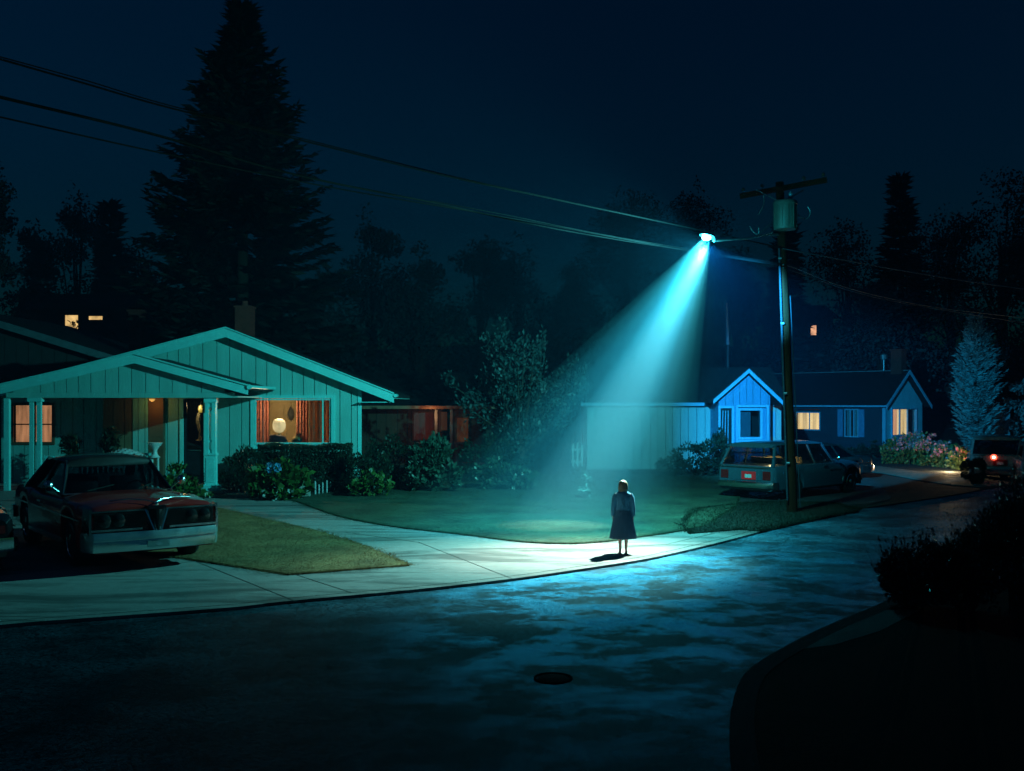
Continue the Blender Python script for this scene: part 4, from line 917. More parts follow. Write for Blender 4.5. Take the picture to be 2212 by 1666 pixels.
# backdrop trees: three kinds, each thing placed on its own
def round_tree(name,label,base,H,W,n,size,m,seed,group):
    r_=random.Random(seed); t=thing(name,label,'tree',base,group=group); bx,by,bz=base
    mb=MB(); mb.tube([(bx,by,bz-.4),(bx+.2,by,bz+H*.3),(bx,by,bz+H*.7)],[W*.08+.08,W*.06+.05,.04],8)
    P=[]
    for k in range(20):
        a=r_.random()*6.283; q=r_.random()**.5*W*.70; z=bz+H*(.12+.76*r_.random()); s=W*(.34+.24*r_.random())*(1.2-.6*(z-bz)/H)
        c=(bx+math.cos(a)*q*(1.25-.95*max(0,(z-bz-H*.3))/(H*.7)),by+math.sin(a)*q,z)
        mb.tube([(bx,by,bz+H*.3),((bx+c[0])/2,(by+c[1])/2,z-.4*s),c],[.07,.05,.02],5)
        p,_=lump_pts(n//20,c,(s,s,s*.9),.2,1.2); P.append(p)
    p,_=lump_pts(n//12,(bx,by,bz+H*.8),(W*.3,W*.3,H*.2),.2,.4); P.append(p)
    mb.build('trunk',M_BARK,t,smooth=60); P=np.concatenate(P); raw('crown',leaf_quads(P,size,.6),4,_M[m],t); return t
BG='dark trees on the wooded hill'
bgt=[ # kind, px, top y, depth, width px, label
 ('r',-20,330,66,150,'tall dark tree cut off by the left edge of the picture'),
 ('r',75,455,74,130,'low dark tree on the skyline left of the lit hillside window'),
 ('r',165,402,72,170,'rounded dark tree above the lit hillside window'),
 ('c',238,432,76,70,'thin dark spire rising between the rounded tree and the black conifer'),
 ('r',300,520,80,150,'dark tree filling the gap at the black conifer left foot'),
 ('r',690,560,66,170,'dark tree pressed against the right foot of the black conifer'),
 ('r',800,440,78,190,'broad dim tree right of the black conifer below the wires'),
 ('r',905,520,70,170,'dim tree above the roof of the brown bungalow'),
 ('r',1035,500,84,150,'dim narrow tree behind the slender leafy tree'),
 ('r',1120,500,86,180,'dim wide tree over the slender leafy tree'),
 ('r',1230,560,74,150,'dim tree just left of the top of the light beam'),
 ('r',1350,395,90,200,'faint broad tree on the skyline behind the light beam'),
 ('r',1500,385,92,190,'faint tall tree behind the street lamp'),
 ('r',1450,600,72,170,'dark tree behind the long garage roof'),
 ('r',1590,520,80,160,'dark tree behind the transformer and the mast'),
 ('c',1700,480,84,110,'dark spire hidden behind the utility pole'),
 ('r',1830,470,86,190,'dark tree above the small peach lit window'),
 ('c',1945,372,90,150,'tall faint conifer right of the pole crossarm'),
 ('r',1900,600,74,180,'dark tree over the dark cottage roof'),
 ('r',2050,440,82,190,'dark tree behind the pale blue conifer'),
 ('r',2160,345,80,240,'large dark tree towering at the upper right edge'),
 ('r',2250,480,70,200,'dark tree cut off by the right edge of the picture'),
]
for i,(k,px,py,d,w,lab) in enumerate(bgt):
    x=X(px,d); h=hill(x,d)-.2; H=Z(py,d)-h; W=w/F*d/2
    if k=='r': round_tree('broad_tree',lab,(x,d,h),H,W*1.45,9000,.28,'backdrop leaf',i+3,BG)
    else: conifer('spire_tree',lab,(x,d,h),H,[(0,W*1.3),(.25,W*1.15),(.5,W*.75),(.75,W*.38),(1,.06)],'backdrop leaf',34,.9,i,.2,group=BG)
# azalea bank and the dark plants by the dark cottage
def az(px,py,d,w,h,label,pink,seed):
    b=V(px,py,d); shrub('azalea',label,'shrub',(b[0],d,.05),[(0,0,h*.5,w,.6,h*.55),(w*.6,-.1,h*.4,w*.6,.5,h*.42),(-w*.6,.1,h*.42,w*.6,.5,h*.45)],'azalea leaf',1500,.14,.6,.3,group='pink azaleas along the drive',extra=blooms('pink petal',pink,.14,'blossom',True))
az(1942,1010,47.5,.7,1.35,'darkest leftmost azalea at the dark cottage corner',14,1)
az(1975,1012,47,.75,1.5,'azalea thick with pink bloom below the gable window',170,2)
az(2012,1018,46,.75,1.35,'middle azalea with pink blooms over lit green leaves',160,3)
az(2048,1024,45,.7,1.15,'brightest yellow green azalea beside an added warm light',110,4)
az(2076,1030,43.5,.5,.95,'smallest azalea next to the round black bush',40,5)
q=G(2093,1046,.05); shrub('round_bush','round black bush before the lit tail of the boxy car','bush',(q[0],q[1]-.4,.05),[(0,0,.52,.47,.42,.5)],'hedge leaf',2600,.09)
shrub('bush','dark low bush hugging the dark cottage corner','bush',(X(1905,52),52,.05),[(0,0,.5,.8,.5,.5),(-1.,0,.4,.8,.5,.4)],'hedge leaf',2500,.12)
shrub('bush','dim blue leaved bush at the right edge behind the boxy car','bush',(X(2196,60),60,.0),[(0,0,1.6,1.3,1,1.6),(.2,0,3.2,.8,.8,1.2)],'pale blue needles',900,.3)
shed=thing('shed','small pale shed beyond the boxy car at the right edge','shed',(X(2174,60),60,0)); a=X(2166,60); b=X(2182,60)
MB().box(a,b,60,62,0,Z(876,60)).build('wall',mat('pale shed',(.25,.4,.45),.7),shed); MB().px([(59.8,Z(876,60)+.005),(61,Z(868,60)+.25),(62.2,Z(876,60)+.005)],a-.15,b+.15).build('roof',M_ROOF,shed)
# near bushes at lower right
def nearbush(px,py,d,lumps,label,n,seed):
    b=((px-1106)/F*d,d,.11)
    def sprigs(t,p,dd):
        C=[];D=[]
        idx=rng.choice(len(p),70)
        for i in idx:
            a=p[i]; v=dd[i]*.5+np.array((0,0,.9)); v/=np.linalg.norm(v); L=.18+.22*rng.random(); e=a+v*L
            for s in np.linspace(.2,1,9): C.append(a+v*L*s); D.append(v*.6+unit(1)[0]*.8)
        raw('sprig_leaves',leaf_quads(np.array(C),.06,.5,np.array(D),.2),4,_M['near glossy leaf'],t)
    shrub('bush',label,'bush',b,lumps,'near glossy leaf',n,.065,.5,.35,extra=sprigs,stems=8,inner=.35)
nearbush(1982,1320,14.2,[(0,0,.38,.5,.55,.42),(-.32,0,.45,.26,.3,.38),(.28,.1,.5,.36,.36,.4)],'glossy dark bush nearest the curb at lower right',9000,1)
nearbush(2085,1310,13.9,[(0,0,.5,.46,.48,.5),(.3,.1,.8,.36,.38,.45),(-.2,.1,.55,.3,.36,.42)],'glossy dark bush in the middle of the lower right clump',9000,2)
nearbush(2200,1330,13.4,[(0,0,.8,.6,.6,.8),(.15,.1,1.35,.45,.45,.6),(-.2,0,1.0,.35,.4,.55)],'tallest glossy dark bush cut off by the right edge',10000,3)
# ------------------------------------------------------------------ cars (x forward, z up, built in their own space)
M_TYRE=mat('tyre rubber',(.012,.012,.012),.8)
M_UNDER=mat('car underside',(.008,.008,.008),.9)
M_CARGL=glass('car glass',(.45,.52,.55),.14,.02)
M_SEAT=mat('seat vinyl',(.03,.02,.02),.6)
M_LENS=mat('red lens',(.28,.012,.012),.25,spec=.6)
M_LAMP=mat('headlamp glass',(.45,.47,.48),.1,spec=.8)
def body_loft(mb,L,hw,zs,zt,axles,R_=.40,zc=.34,zb0=.26,flat=.55,extra=()):
    """lofted lower body: hw, zs (shoulder), zt (centre line) are control lists along x"""
    xs=set(np.linspace(-L/2,L/2,34).tolist())|{p[0] for p in hw}|{p[0] for p in zs}|set(extra)
    for a in axles:
        for k in (-1.001,-.97,-.88,-.72,-.5,-.25,0,.25,.5,.72,.88,.97,1.001): xs.add(a+k*R_)
    xs=sorted(x for x in xs if -L/2<=x<=L/2); I=lambda P,x: float(np.interp(x,[p[0] for p in P],[p[1] for p in P]))
    rings=[]
    for x in xs:
        zb=zb0
        for a in axles:
            if abs(x-a)<R_: zb=max(zb,zc+math.sqrt(max(0,R_*R_-(x-a)**2)))
        w,s,t=I(hw,x),I(zs,x),I(zt,x); h=s-zb
        half=[(w*.93,zb),(w*.985,zb+h*.06),(w*1.0,zb+h*.35),(w*1.0,zb+h*.62),(w*.985,zb+h*.84),(w*.95,zb+h*.95),(w*.89,s),(w*flat,s+(t-s)*.8),(w*flat*.4,t-.004),(0,t)]
        rings.append([(x,-y,z) for y,z in half]+[(x,y,z) for y,z in half[-2::-1]])
    return mb.loft(rings)
def wheel(t,x,y,r,w,rimm,side,hub=True):
    o=MB().lathe([(r*.62,-w/2),(r*.9,-w/2-.005),(r*.985,-w*.36),(r,-w*.2),(r,w*.2),(r*.985,w*.36),(r*.9,w/2+.005),(r*.62,w/2)],(x,y,r),32,'y').build('wheel',M_TYRE,t,smooth=40,world=False)
    s=side
    MB().lathe([(r*.645,-w*.2*s),(r*.645,w*.50*s),(r*.60,w*.53*s),(r*.52,w*.36*s),(r*.34,w*.42*s),(r*.2,w*.52*s),(r*.0,w*.56*s)],(x,y,r),32,'y').build('rim',rimm,o,smooth=40,world=False)
    return o
def quad_slab(mb,p,t):
    """thin slab from four corners"""
    p=[Vector(q) for q in p]; n=(p[1]-p[0]).cross(p[3]-p[0]).normalized()*t
    return mb.add([q for q in p]+[q+n for q in p],[(0,1,2,3),(7,6,5,4),(0,4,5,1),(1,5,6,2),(2,6,7,3),(3,7,4,0)])
def cabin(t,xf,xrf,xrr,xr,zb,zr,wb,wr,paint,splits=(.5,),glassm=M_CARGL,seatm=M_SEAT,wagon=False,dome=.05,rf_over=.06):
    c=lambda x,w,z,s:(x,s*w,z)
    # roof
    mb=MB(); rings=[]
    for x,e in ((xrr-rf_over-.03,-.035),(xrr-rf_over,-.01),(xrr,.0),((xrf+xrr)/2,.015),(xrf,.0),(xrf+rf_over,-.012),(xrf+rf_over+.03,-.04)):
        half=[(wr+.015,zr-.055+e),(wr+.03,zr-.03+e),(wr-.03,zr+e),(wr*.5,zr+dome*.8+e),(0,zr+dome+e)]
        rings.append([(x,-y,z) for y,z in half]+[(x,y,z) for y,z in half[-2::-1]]+[(x,wr*.6,zr-.07+e),(x,-wr*.6,zr-.07+e)])
    mb.loft(rings); ro=mb.build('roof',paint,t,smooth=50,world=False)
    for s in (-1,1):
        MB().bar(c(xf,wb,zb-.03,s),c(xrf,wr,zr-.03,s),.055,.05,(1,0,0)).build('pillar',paint,t,world=False); MB().bar(c(xr,wb,zb-.03,s),c(xrr,wr,zr-.03,s),.07 if wagon else .16,.06,(1,0,0)).build('pillar',paint,t,world=False)
        for f in splits: MB().bar(c(xr+(xf-xr)*f,wb,zb-.03,s),c(xrr+(xrf-xrr)*f,wr,zr-.03,s),.05,.04,(1,0,0)).build('pillar',paint,t,world=False)
    k=.985
    mb=MB(); quad_slab(mb,[c(xf,wb*.97,zb,-1),c(xf,wb*.97,zb,1),c(xrf,wr*.96,zr-.05,1),c(xrf,wr*.96,zr-.05,-1)],.01); mb.build('windshield',glassm,t,world=False)
    mb=MB(); quad_slab(mb,[c(xr,wb*.97,zb,1),c(xr,wb*.97,zb,-1),c(xrr,wr*.96,zr-.05,-1),c(xrr,wr*.96,zr-.05,1)],.01); mb.build('rear_window',glassm,t,world=False)
    for s in (-1,1):
        mb=MB(); quad_slab(mb,[c(xf-.06,wb*k,zb,s),c(xr+.05,wb*k,zb,s),c(xrr+.03,wr*k,zr-.05,s),c(xrf-.03,wr*k,zr-.05,s)],.008); mb.build('side_window',glassm,t,world=False)
    # wind-shield surround
    mb=MB()
    for s in (-1,1): mb.bar(c(xf+.03,wb+.005,zb,s),c(xrf+.03,wr+.005,zr-.02,s),.016,.02,(1,0,0))
    mb.bar(c(xf+.03,wb,zb+.005,-1),c(xf+.03,wb,zb+.005,1),.02,.016); mb.bar(c(xrf+.055,wr,zr-.055,-1),c(xrf+.055,wr,zr-.055,1),.016,.02)
    mb.build('window_trim',M_CHROME,t,world=False)
    # seats
    for x in (((xf+xr)/2+.12),) if xf-xr<2 else ((xf+xr)/2+.35,(xf+xr)/2-.5):
        for s in ((-1,1) if x>(xf+xr)/2 else (0,)):
            w=.26 if s else .6
            MB().loft([[(x+dx+.05*math.cos(q),s*.36+w*math.copysign(abs(math.cos(q))**.5,math.cos(q)),zb-.2+0*q) if False else (x+dx+.06*math.sin(q),s*.36+w*math.cos(q),z) for q in np.linspace(0,6.283,17)[:-1]] for dx,z in ((.05,zb-.45),(.0,zb+.05),(-.04,zb+.16),(-.05,zb+.18))]).build('seat',seatm,t,smooth=60,world=False)
    return ro
def steering(t,x,z):
    ring=[(x+.12*math.sin(q)*.5,.36+.19*math.cos(q),z+.17*math.sin(q)) for q in np.linspace(0,6.283,25)]
    MB().tube(ring,.012,6).build('steering_wheel',M_UNDER,t,smooth=60,world=False)

def coupe(name,label,loc,rz,s,paint,topm,chrome=True,group=None):
    t=thing(name,label,'car',loc,rz,group,s); L=5.3
    mb=MB(); body_loft(mb,L,[(-2.65,.82),(-2.45,.93),(-1.5,1.0),(0,1.0),(1.6,1.0),(2.4,.965),(2.65,.93)],
        [(-2.65,.80),(-2.4,.87),(-1.2,.90),(-.5,.86),(.7,.87),(1.6,.875),(2.5,.84),(2.65,.80)],
        [(-2.65,.82),(-2.4,.90),(-1.3,.93),(-1.2,.86),(.72,.86),(.8,.93),(1.7,.95),(2.45,.90),(2.65,.835)],(1.62,-1.42),.41,.33,.25)
    mb.build('body',paint,t,smooth=32,world=False)
    MB().box(-2.4,2.35,-.72,.72,.20,.60).build('underbody',M_UNDER,t,world=False)
    for x in (1.62,-1.42):
        for sd in (-1,1): wheel(t,x,sd*.84,.345,.22,M_CHROME if chrome else M_UNDER,sd)
    cabin(t,.78,.18,-.75,-1.55,.90,1.36,.86,.66,topm,(.42,))
    steering(t,.45,.86)
    # front end: dark recessed grilles, chrome lips, pointed beak, chrome bumper
    M_REC=mat('black grille',(.01,.01,.011),.35)
    for sd in (-1,1):
        g=MB(); g.box(2.62,2.665,*sorted((sd*.15,sd*.88)),.565,.775); go=g.build('grille',M_REC,t,world=False)
        h=MB(); 
        for k in range(6): h.box(2.666,2.675,*sorted((sd*.16,sd*.87)),.585+k*.032,.592+k*.032)
        h.build('grille_bar',mat('dark chrome',(.06,.06,.065),.25,.9),go,world=False)
        for k in (0,1): MB().lathe([(.085,0),(.09,.012),(.07,.022),(.0,.03)],(2.666,sd*(.74-k*.2),.67),20,'x').build('headlight',mat('smoked lamp',(.012,.012,.013),.25),t,smooth=60,world=False)
        MB().bar((2.66,sd*.14,.79),(2.655,sd*.93,.79),.03,.022).build('hood_trim',M_CHROME,t,world=False)
        MB().bar((2.675,sd*.20,.548),(2.66,sd*.93,.548),.03,.026).build('grille_trim',M_CHROME,t,world=False)
        c=MB(); c.loft([[(2.42+.24*f,sd*(.975-.03*f),.83-.0*f),(2.42+.25*f,sd*(.99-.03*f),.66),(2.42+.25*f,sd*(.985-.03*f),.50),(2.42+.25*f,sd*(.95-.03*f),.50),(2.42+.25*f,sd*(.95-.03*f),.83)] for f in (0,.5,1)]); c.build('fender_cap',M_CHROME,t,smooth=40,world=False)
        MB().lathe([(.04,.0),(.05,.02),(.0,.035)],(2.70,sd*.70,.37),14,'x').build('parking_light',mat('parking lens',(.4,.35,.25),.2),t,smooth=60,world=False)
        # mirror
        m=MB(); m.tube([(.72,sd*.90,.93),(.74,sd*1.0,1.0)],.012,6); m.lathe([(.02,-.05),(.07,-.045),(.075,.0),(.05,.045),(.0,.06)],(.73,sd*1.06,1.03),16,'x'); m.build('mirror',M_CHROME,t,smooth=60,world=False)
        MB().bar((2.3,sd*1.008,.66),(-2.3,sd*.985,.66),.010,.022).build('side_trim',M_CHROME,t,world=False)
        MB().bar((1.15,sd*1.004,.30),(-.95,sd*1.004,.30),.012,.05).build('rocker_trim',M_CHROME,t,world=False)
        MB().bar((-.05,sd*1.012,.76),(-.28,sd*1.012,.76),.02,.025).build('door_handle',M_CHROME,t,world=False)
    b=MB(); b.loft([[(2.64,-.15,.81),(2.64,.15,.81),(2.60,.15,.84),(2.60,-.15,.84)],[(2.75,-.13,.80),(2.75,.13,.80),(2.72,.13,.835),(2.72,-.13,.835)]])
    b.loft([[(2.66,-.155,.79),(2.76,-.02,.79),(2.76,.02,.79),(2.66,.155,.79)],[(2.66,-.13,.62),(2.77,-.015,.62),(2.77,.015,.62),(2.66,.13,.62)],[(2.67,-.045,.43),(2.79,-.01,.43),(2.79,.01,.43),(2.67,.045,.43)]])
    bk=b.build('beak',mat('dark chrome',(.06,.06,.065)),t,world=False)
    r_=MB()
    for k in range(-4,5): r_.bar((2.70-.012*abs(k)+.028,k*.032,.785),(2.715-.004*abs(k)+.028,k*.010,.45),.008,.012,(1,0,0))
    r_.bar((2.70,-.165,.79),(2.80,0,.40),.018,.02,(1,0,0)); r_.bar((2.70,.165,.79),(2.80,0,.40),.018,.02,(1,0,0)); r_.build('beak_rib',M_CHROME,bk,world=False)
    # V of chrome on the hood edge
    h=MB(); h.tube([(2.42,-.60,.905),(2.50,-.35,.925),(2.58,-.12,.905),(2.68,0,.875),(2.58,.12,.905),(2.50,.35,.925),(2.42,.60,.905)],.011,6); h.lathe([(.0,0),(.028,.01),(.028,.02),(0,.03)],(2.69,0,.86),12,'x'); h.build('hood_ornament',M_CHROME,t,smooth=60,world=False)
    ws=[(-.99,2.40),(-.97,2.60),(-.90,2.70),(-.6,2.745),(-.2,2.775),(0,2.80),(.2,2.775),(.6,2.745),(.90,2.70),(.97,2.60),(.99,2.40)]
    bp=MB(); bp.loft([[(x-.07,y,.50),(x+.0,y,.52),(x+.015,y,.47),(x+.02,y,.42),(x-.005,y,.41),(x+.01,y,.34),(x-.02,y,.27),(x-.07,y,.27)] for y,x in ws]); bp.build('bumper',mat('worn chrome',(.82,.84,.84),.36,1.,var=.05),t,smooth=35,world=False)
    MB().box(2.795,2.802,-.16,.16,.30,.39).build('license_plate',mat('dim plate',(.25,.3,.3),.5),t,world=False)
    # rear
    bp=MB(); bp.loft([[(-x+.12,y,.52),(-x+.06,y,.53),(-x+.05,y,.40),(-x+.07,y,.32),(-x+.12,y,.32)] for y,x in ws]); bp.build('bumper',M_CHROME,t,smooth=35,world=False)
    for sd in (-1,1): MB().box(-2.672,-2.64,*sorted((sd*.3,sd*.78)),.60,.72).build('tail_light',M_LENS,t,world=False)
    MB().tube([(.83,-.5,.935),(.70,-.05,1.0)],.008,5).build('wiper',M_UNDER,t,world=False); MB().tube([(.83,.3,.935),(.68,.6,1.0)],.008,5).build('wiper',M_UNDER,t,world=False)
    return t
def boxcar(name,label,loc,rz,s,paint,lower,L,W,H,belt,hoodz,xf,xr,tall=False,group=None,lowm=None):
    """estate or boxy off-road car with upright tail"""
    t=thing(name,label,'car',loc,rz,group,s); hw=W/2; h=L/2
    mb=MB(); body_loft(mb,L,[(-h,hw*.93),(-h+.12,hw*.98),(0,hw),(h-.7,hw*.99),(h-.25,hw*.93),(h,hw*.78)],
        [(-h,belt-.03),(-h+.1,belt),(xf,belt),(xf+.3,hoodz),(h-.5,hoodz-.02),(h-.15,hoodz-.10),(h,hoodz-.26)],
        [(-h,belt-.02),(-h+.1,belt),(xf-.02,belt),(xf+.1,hoodz+.05),(h-.5,hoodz+.03),(h-.15,hoodz-.04),(h,hoodz-.20)],(h-.92,-h+1.1),.42,.35,.30)
    mb.build('body',paint,t,smooth=32,world=False)
    MB().box(-h+.2,h-.3,-hw*.7,hw*.7,.24,.6).build('underbody',M_UNDER,t,world=False)
    for x in (h-.92,-h+1.1):
        for sd in (-1,1): wheel(t,x,sd*(hw-.13),.37,.22,M_CHROME,sd)
    cabin(t,xf,xf-.5,xr+.30 if not tall else xr+.12,xr,belt,H,hw*.9,hw*.76 if not tall else hw*.8,paint,(.36,.68),seatm=mat('tan seat',(.5,.36,.18),.7),wagon=True,rf_over=.10)
    for sd in (-1,1):
        MB().box(-h-.016,-h+.02,*sorted((sd*hw*.60,sd*hw*.86)),.62,.86).build('tail_light',M_LENS,t,world=False)
        f=MB(); f.lathe([(.10,-.06),(.115,0),(.10,.02),(.0,.05)],(h-.10,sd*hw*.66,hoodz-.26),18,'x'); f.build('headlight',M_LAMP,t,smooth=60,world=False)
        # bulging front fender with a chrome crest
        fe=MB(); A=np.linspace(-.15,math.pi*.98,12)
        fe.loft([[(h-.92+(r+.0)*math.cos(a),sd*(y),.37+r*math.sin(a)) for r,y in ((.47,hw*.96),(.49,hw*1.06),(.52,hw*1.03),(.56,hw*.8),(.47,hw*.8))] for a in A]); fe.build('fender',lower,t,smooth=50,world=False)
        MB().tube([(h-.92+.545*math.cos(a),sd*hw*1.0,.37+.545*math.sin(a)) for a in np.linspace(.0,2.2,10)],.012,6).build('fender_trim',M_CHROME,t,smooth=60,world=False)
        d=MB(); d.bar((.25,sd*(hw+.012),belt-.10),(.02,sd*(hw+.012),belt-.10),.025,.03); d.build('door_handle',M_CHROME,t,world=False)
        d=MB(); d.bar((h-1.5,sd*(hw+.006),belt-.22),(.4,sd*(hw+.006),belt-.22),.012,.025); d.build('side_trim',M_CHROME,t,world=False)
        for xx in (xf-.05,xf-1.0,-h+1.75): MB().bar((xx,sd*(hw+.001),belt-.05),(xx,sd*(hw+.001),.36),.012,.008).build('door_seam',M_UNDER,t,world=False)
        m=MB(); m.tube([(xf-.1,sd*hw*.95,belt+.02),(xf-.08,sd*hw*1.07,belt+.10)],.012,6); m.lathe([(.03,-.03),(.07,0),(.05,.035),(.0,.045)],(xf-.08,sd*hw*1.1,belt+.12),14,'x'); m.build('mirror',M_CHROME,t,smooth=60,world=False)
    tb=MB(); tb.box(-h-.012,-h+.01,-hw*.55,hw*.55,.60,.90); tg=tb.build('tailgate',paint,t,world=False)
    pl=MB(); pl.box(-h-.022,-h-.0125,-.36,.12,.61,.84); pl.build('plate_panel',lit('glowing red panel',(1,.03,.06),.10,(5,5,5),(.3,.02,.02)) if not tall else M_LENS,tg,world=False)  # glow added to the wagon panel so its red shows
    pl=MB(); pl.box(-h-.032,-h-.0225,-.22,.0,.66,.76); pl.build('license_plate',M_WHITE,tg,world=False)
    MB().bar((-h-.02,-hw*.85,belt-.06),(-h-.02,hw*.85,belt-.06),.014,.02).build('belt_trim',M_CHROME,t,world=False)
    ws=[(-hw,.22),(-hw*.96,.05),(-hw*.8,-.03),(0,-.06),(hw*.8,-.03),(hw*.96,.05),(hw,.22)]
    bp=MB(); bp.loft([[(-h+x-.02,y,.56),(-h+x-.07,y,.55),(-h+x-.08,y,.46),(-h+x-.06,y,.38),(-h+x-.02,y,.37)] for y,x in ws]); bp.build('bumper',M_CHROME,t,smooth=35,world=False)
    bp=MB(); bp.loft([[(h-x-.02,y*.9,.56),(h-x+.05,y*.9,.55),(h-x+.06,y*.9,.46),(h-x+.04,y*.9,.38),(h-x-.02,y*.9,.37)] for y,x in ws]); bp.build('bumper',M_CHROME,t,smooth=35,world=False)
    g=MB()
    for k in range(7): g.box(h-.005,h+.02,-.42,.42,.58+k*.035,.592+k*.035)
    g.build('grille',M_CHROME,t,world=False)
    return t
P_RED=mat('dark red paint',(.6,.03,.022),.22,var=.06,coat=.6,spec=.5)
P_TOP=mat('dark vinyl top',(.03,.015,.015),.5,var=.1,coat=.2)
P_BLUE=mat('slate blue paint',(.055,.12,.165),.3,var=.06,coat=.4)
P_BLK=mat('black paint',(.010,.011,.013),.18,coat=.7)
P_GREY=mat('grey green paint',(.32,.32,.28),.35,coat=.3)
P_SILV=mat('silver paint',(.4,.42,.44),.3,.3)
def heading(a,b): return math.atan2(b[1]-a[1],b[0]-a[0])
# red coupe in the near drive
Rr=Vector(G(455,1216,.1)[:2]); Lr=Vector(G(186,1243,.1)[:2]); mid=(Rr+Lr)/2; acr=(Rr-Lr); W_=acr.length; S1=W_/1.98*1.08; ZF=1.13
h1=Vector((-acr.y,acr.x)).normalized(); h1=-h1 if h1.y>0 else h1
yaw=math.atan2(h1.y,h1.x); ctr=mid-h1*2.72*S1+Vector((.11,0))
coupe('red_coupe','dark red chrome nosed coupe parked nose out at the near left',(ctr.x,ctr.y,.10),yaw,S1,P_RED,P_TOP).scale=(S1,S1,S1*ZF)
c2=ctr+Vector((-h1.y,h1.x))*-3.0*1.0+h1*-.4
left=Vector((h1.y,-h1.x)); left=left if left.x<0 else -left
c2=ctr+left*3.1-h1*.9
coupe('dark_coupe','black coupe cut off by the left edge beside the red one',(c2.x,c2.y,.10),yaw+R(180),S1*.98,P_BLK,P_BLK)
# station wagon by the pole
C_=Vector((7.75,29.2)); f=R(42); hd=Vector((math.cos(f),math.sin(f))); lf=Vector((-hd.y,hd.x)); c=C_+hd*2.55+lf*1.0
boxcar('station_wagon','slate blue station wagon with red tail lamps parked behind the utility pole',(c.x,c.y,.07),f,1.04,P_BLUE,P_BLK,5.1,1.96,1.62,1.02,1.0,.75,-2.48)
# saloon behind it
b=V(1722,972,37.5); coupe('parked_saloon','dim saloon parked in the drive behind the station wagon',(b[0]+.5,37.5,.07),R(215),1.0,mat('dim green paint',(.015,.022,.022),.3,coat=.3),mat('dim green paint',(.015,.022,.022)))
# boxy car at right with a lit tail lamp
C_=Vector(G(2092,1042,.03)[:2]); Rr=Vector(G(2180,1047,.03)[:2]); hd=Vector((.42,.91)).normalized(); lf=Vector((-hd.y,hd.x)); c=C_+hd*2.2-lf*.95
boxcar('boxy_car','grey boxy car with a glowing red tail lamp beyond the azaleas',(c.x,c.y,.05),math.atan2(hd.y,hd.x),1.0,P_GREY,P_GREY,4.2,1.9,1.66,1.05,1.0,.6,-2.05,True)
bc=c; bhd=hd; blf=lf
e=V(2236,1030,36.5); boxcar('silver_car','silver car cut off by the right edge beside the boxy car',(e[0]+.3,37.2,.0),R(75),1.0,P_SILV,P_SILV,4.4,1.8,1.5,.98,.95,.6,-2.1,True)
# lit tail lamp of the boxy car
tl_=bc-bhd*2.13+blf*.0
q=Vector((bc.x,bc.y,0))-Vector((bhd.x,bhd.y,0))*2.16-Vector((blf.x,blf.y,0))*-.10; TAIL=Vector((q.x,q.y,.98))
for o in COL.objects:
    if o.name.startswith('boxy_car'): BOX=o
loc=BOX.matrix_basis.inverted()@TAIL
MB().lathe([(.10,0),(.11,-.02),(.08,-.05),(.0,-.06)],(loc.x,loc.y,loc.z),18,'x').build('lit_tail_lamp',lit('tail lamp glow',(1,.10,.05),4.,(2,2,2)),BOX,smooth=60,world=False)
MB().lathe([(.045,-.061),(.04,-.075),(.0,-.08)],(loc.x,loc.y,loc.z),14,'x').build('bulb',lit('bulb glow',(1,.9,.75),14.,(2,2,2)),BOX,smooth=60,world=False)
# ------------------------------------------------------------------ utility pole, lamp, wires
M_WOOD=mat('weathered pole wood',(.045,.014,.006),.95,spec=.1,var=.4,scale=5,bump=.6,bscale=22,stretch=(2,2,.15))
M_XF=mat('transformer paint',(.09,.14,.12),.5,var=.1)
M_METAL=mat('galvanised',(.30,.36,.40),.4,.6)
M_WIRE=mat('black cable',(.006,.007,.008),.75,spec=.06)
pb=G(1712,1108,.09); pdp=pb[1]; ptop=(X(1684,pdp),pdp,Z(394,pdp))
UP=thing('utility_pole','leaning brown timber utility pole with crossarm','pole',pb)
def onpole(py): f=(Z(py,pdp)-pb[2])/(ptop[2]-pb[2]); return Vector(pb)+(Vector(ptop)-Vector(pb))*f
MB().tube([(pb[0],pb[1],-.1),tuple((Vector(pb)+Vector(ptop))/2),ptop],[.145,.125,.105],18).build('post',M_WOOD,UP,smooth=50)
xa=onpole(411); 
MB().bar((X(1602,pdp),pdp+.35-.16,Z(421,pdp)),(X(1773,pdp),pdp-.35-.16,Z(398,pdp)),.11,.13).build('crossarm',M_WOOD,UP)
for f in (.04,.26,.74,.96):
    a=Vector((X(1602,pdp),pdp+.19,Z(421,pdp))); b_=Vector((X(1773,pdp),pdp-.51,Z(398,pdp))); p=a+(b_-a)*f
    MB().lathe([(.012,.06),(.012,.11),(.05,.115),(.035,.15),(.05,.16),(.03,.20),(.0,.21)],tuple(p),12).build('insulator',mat('porcelain',(.10,.07,.05),.2),UP,smooth=50)
for s in (-1,1): MB().bar(tuple(xa+Vector((s*.62,-.02,.0))),tuple(onpole(440)+Vector((0,-.13,0))),.03,.012,(0,1,0)).build('brace',M_METAL,UP)
tc=onpole(472)+Vector((-.02,-.48,0)); h0,h1_=Z(503,pdp),Z(443,pdp)
tr=MB().lathe([(.0,h0),(.27,h0),(.285,h0+.03),(.285,h1_-.1),(.31,h1_-.09),(.31,h1_-.03),(.29,h1_),(.10,h1_+.05),(.0,h1_+.06)],(tc.x,tc.y,0),28).build('transformer',M_XF,UP,smooth=40)
mb=MB()
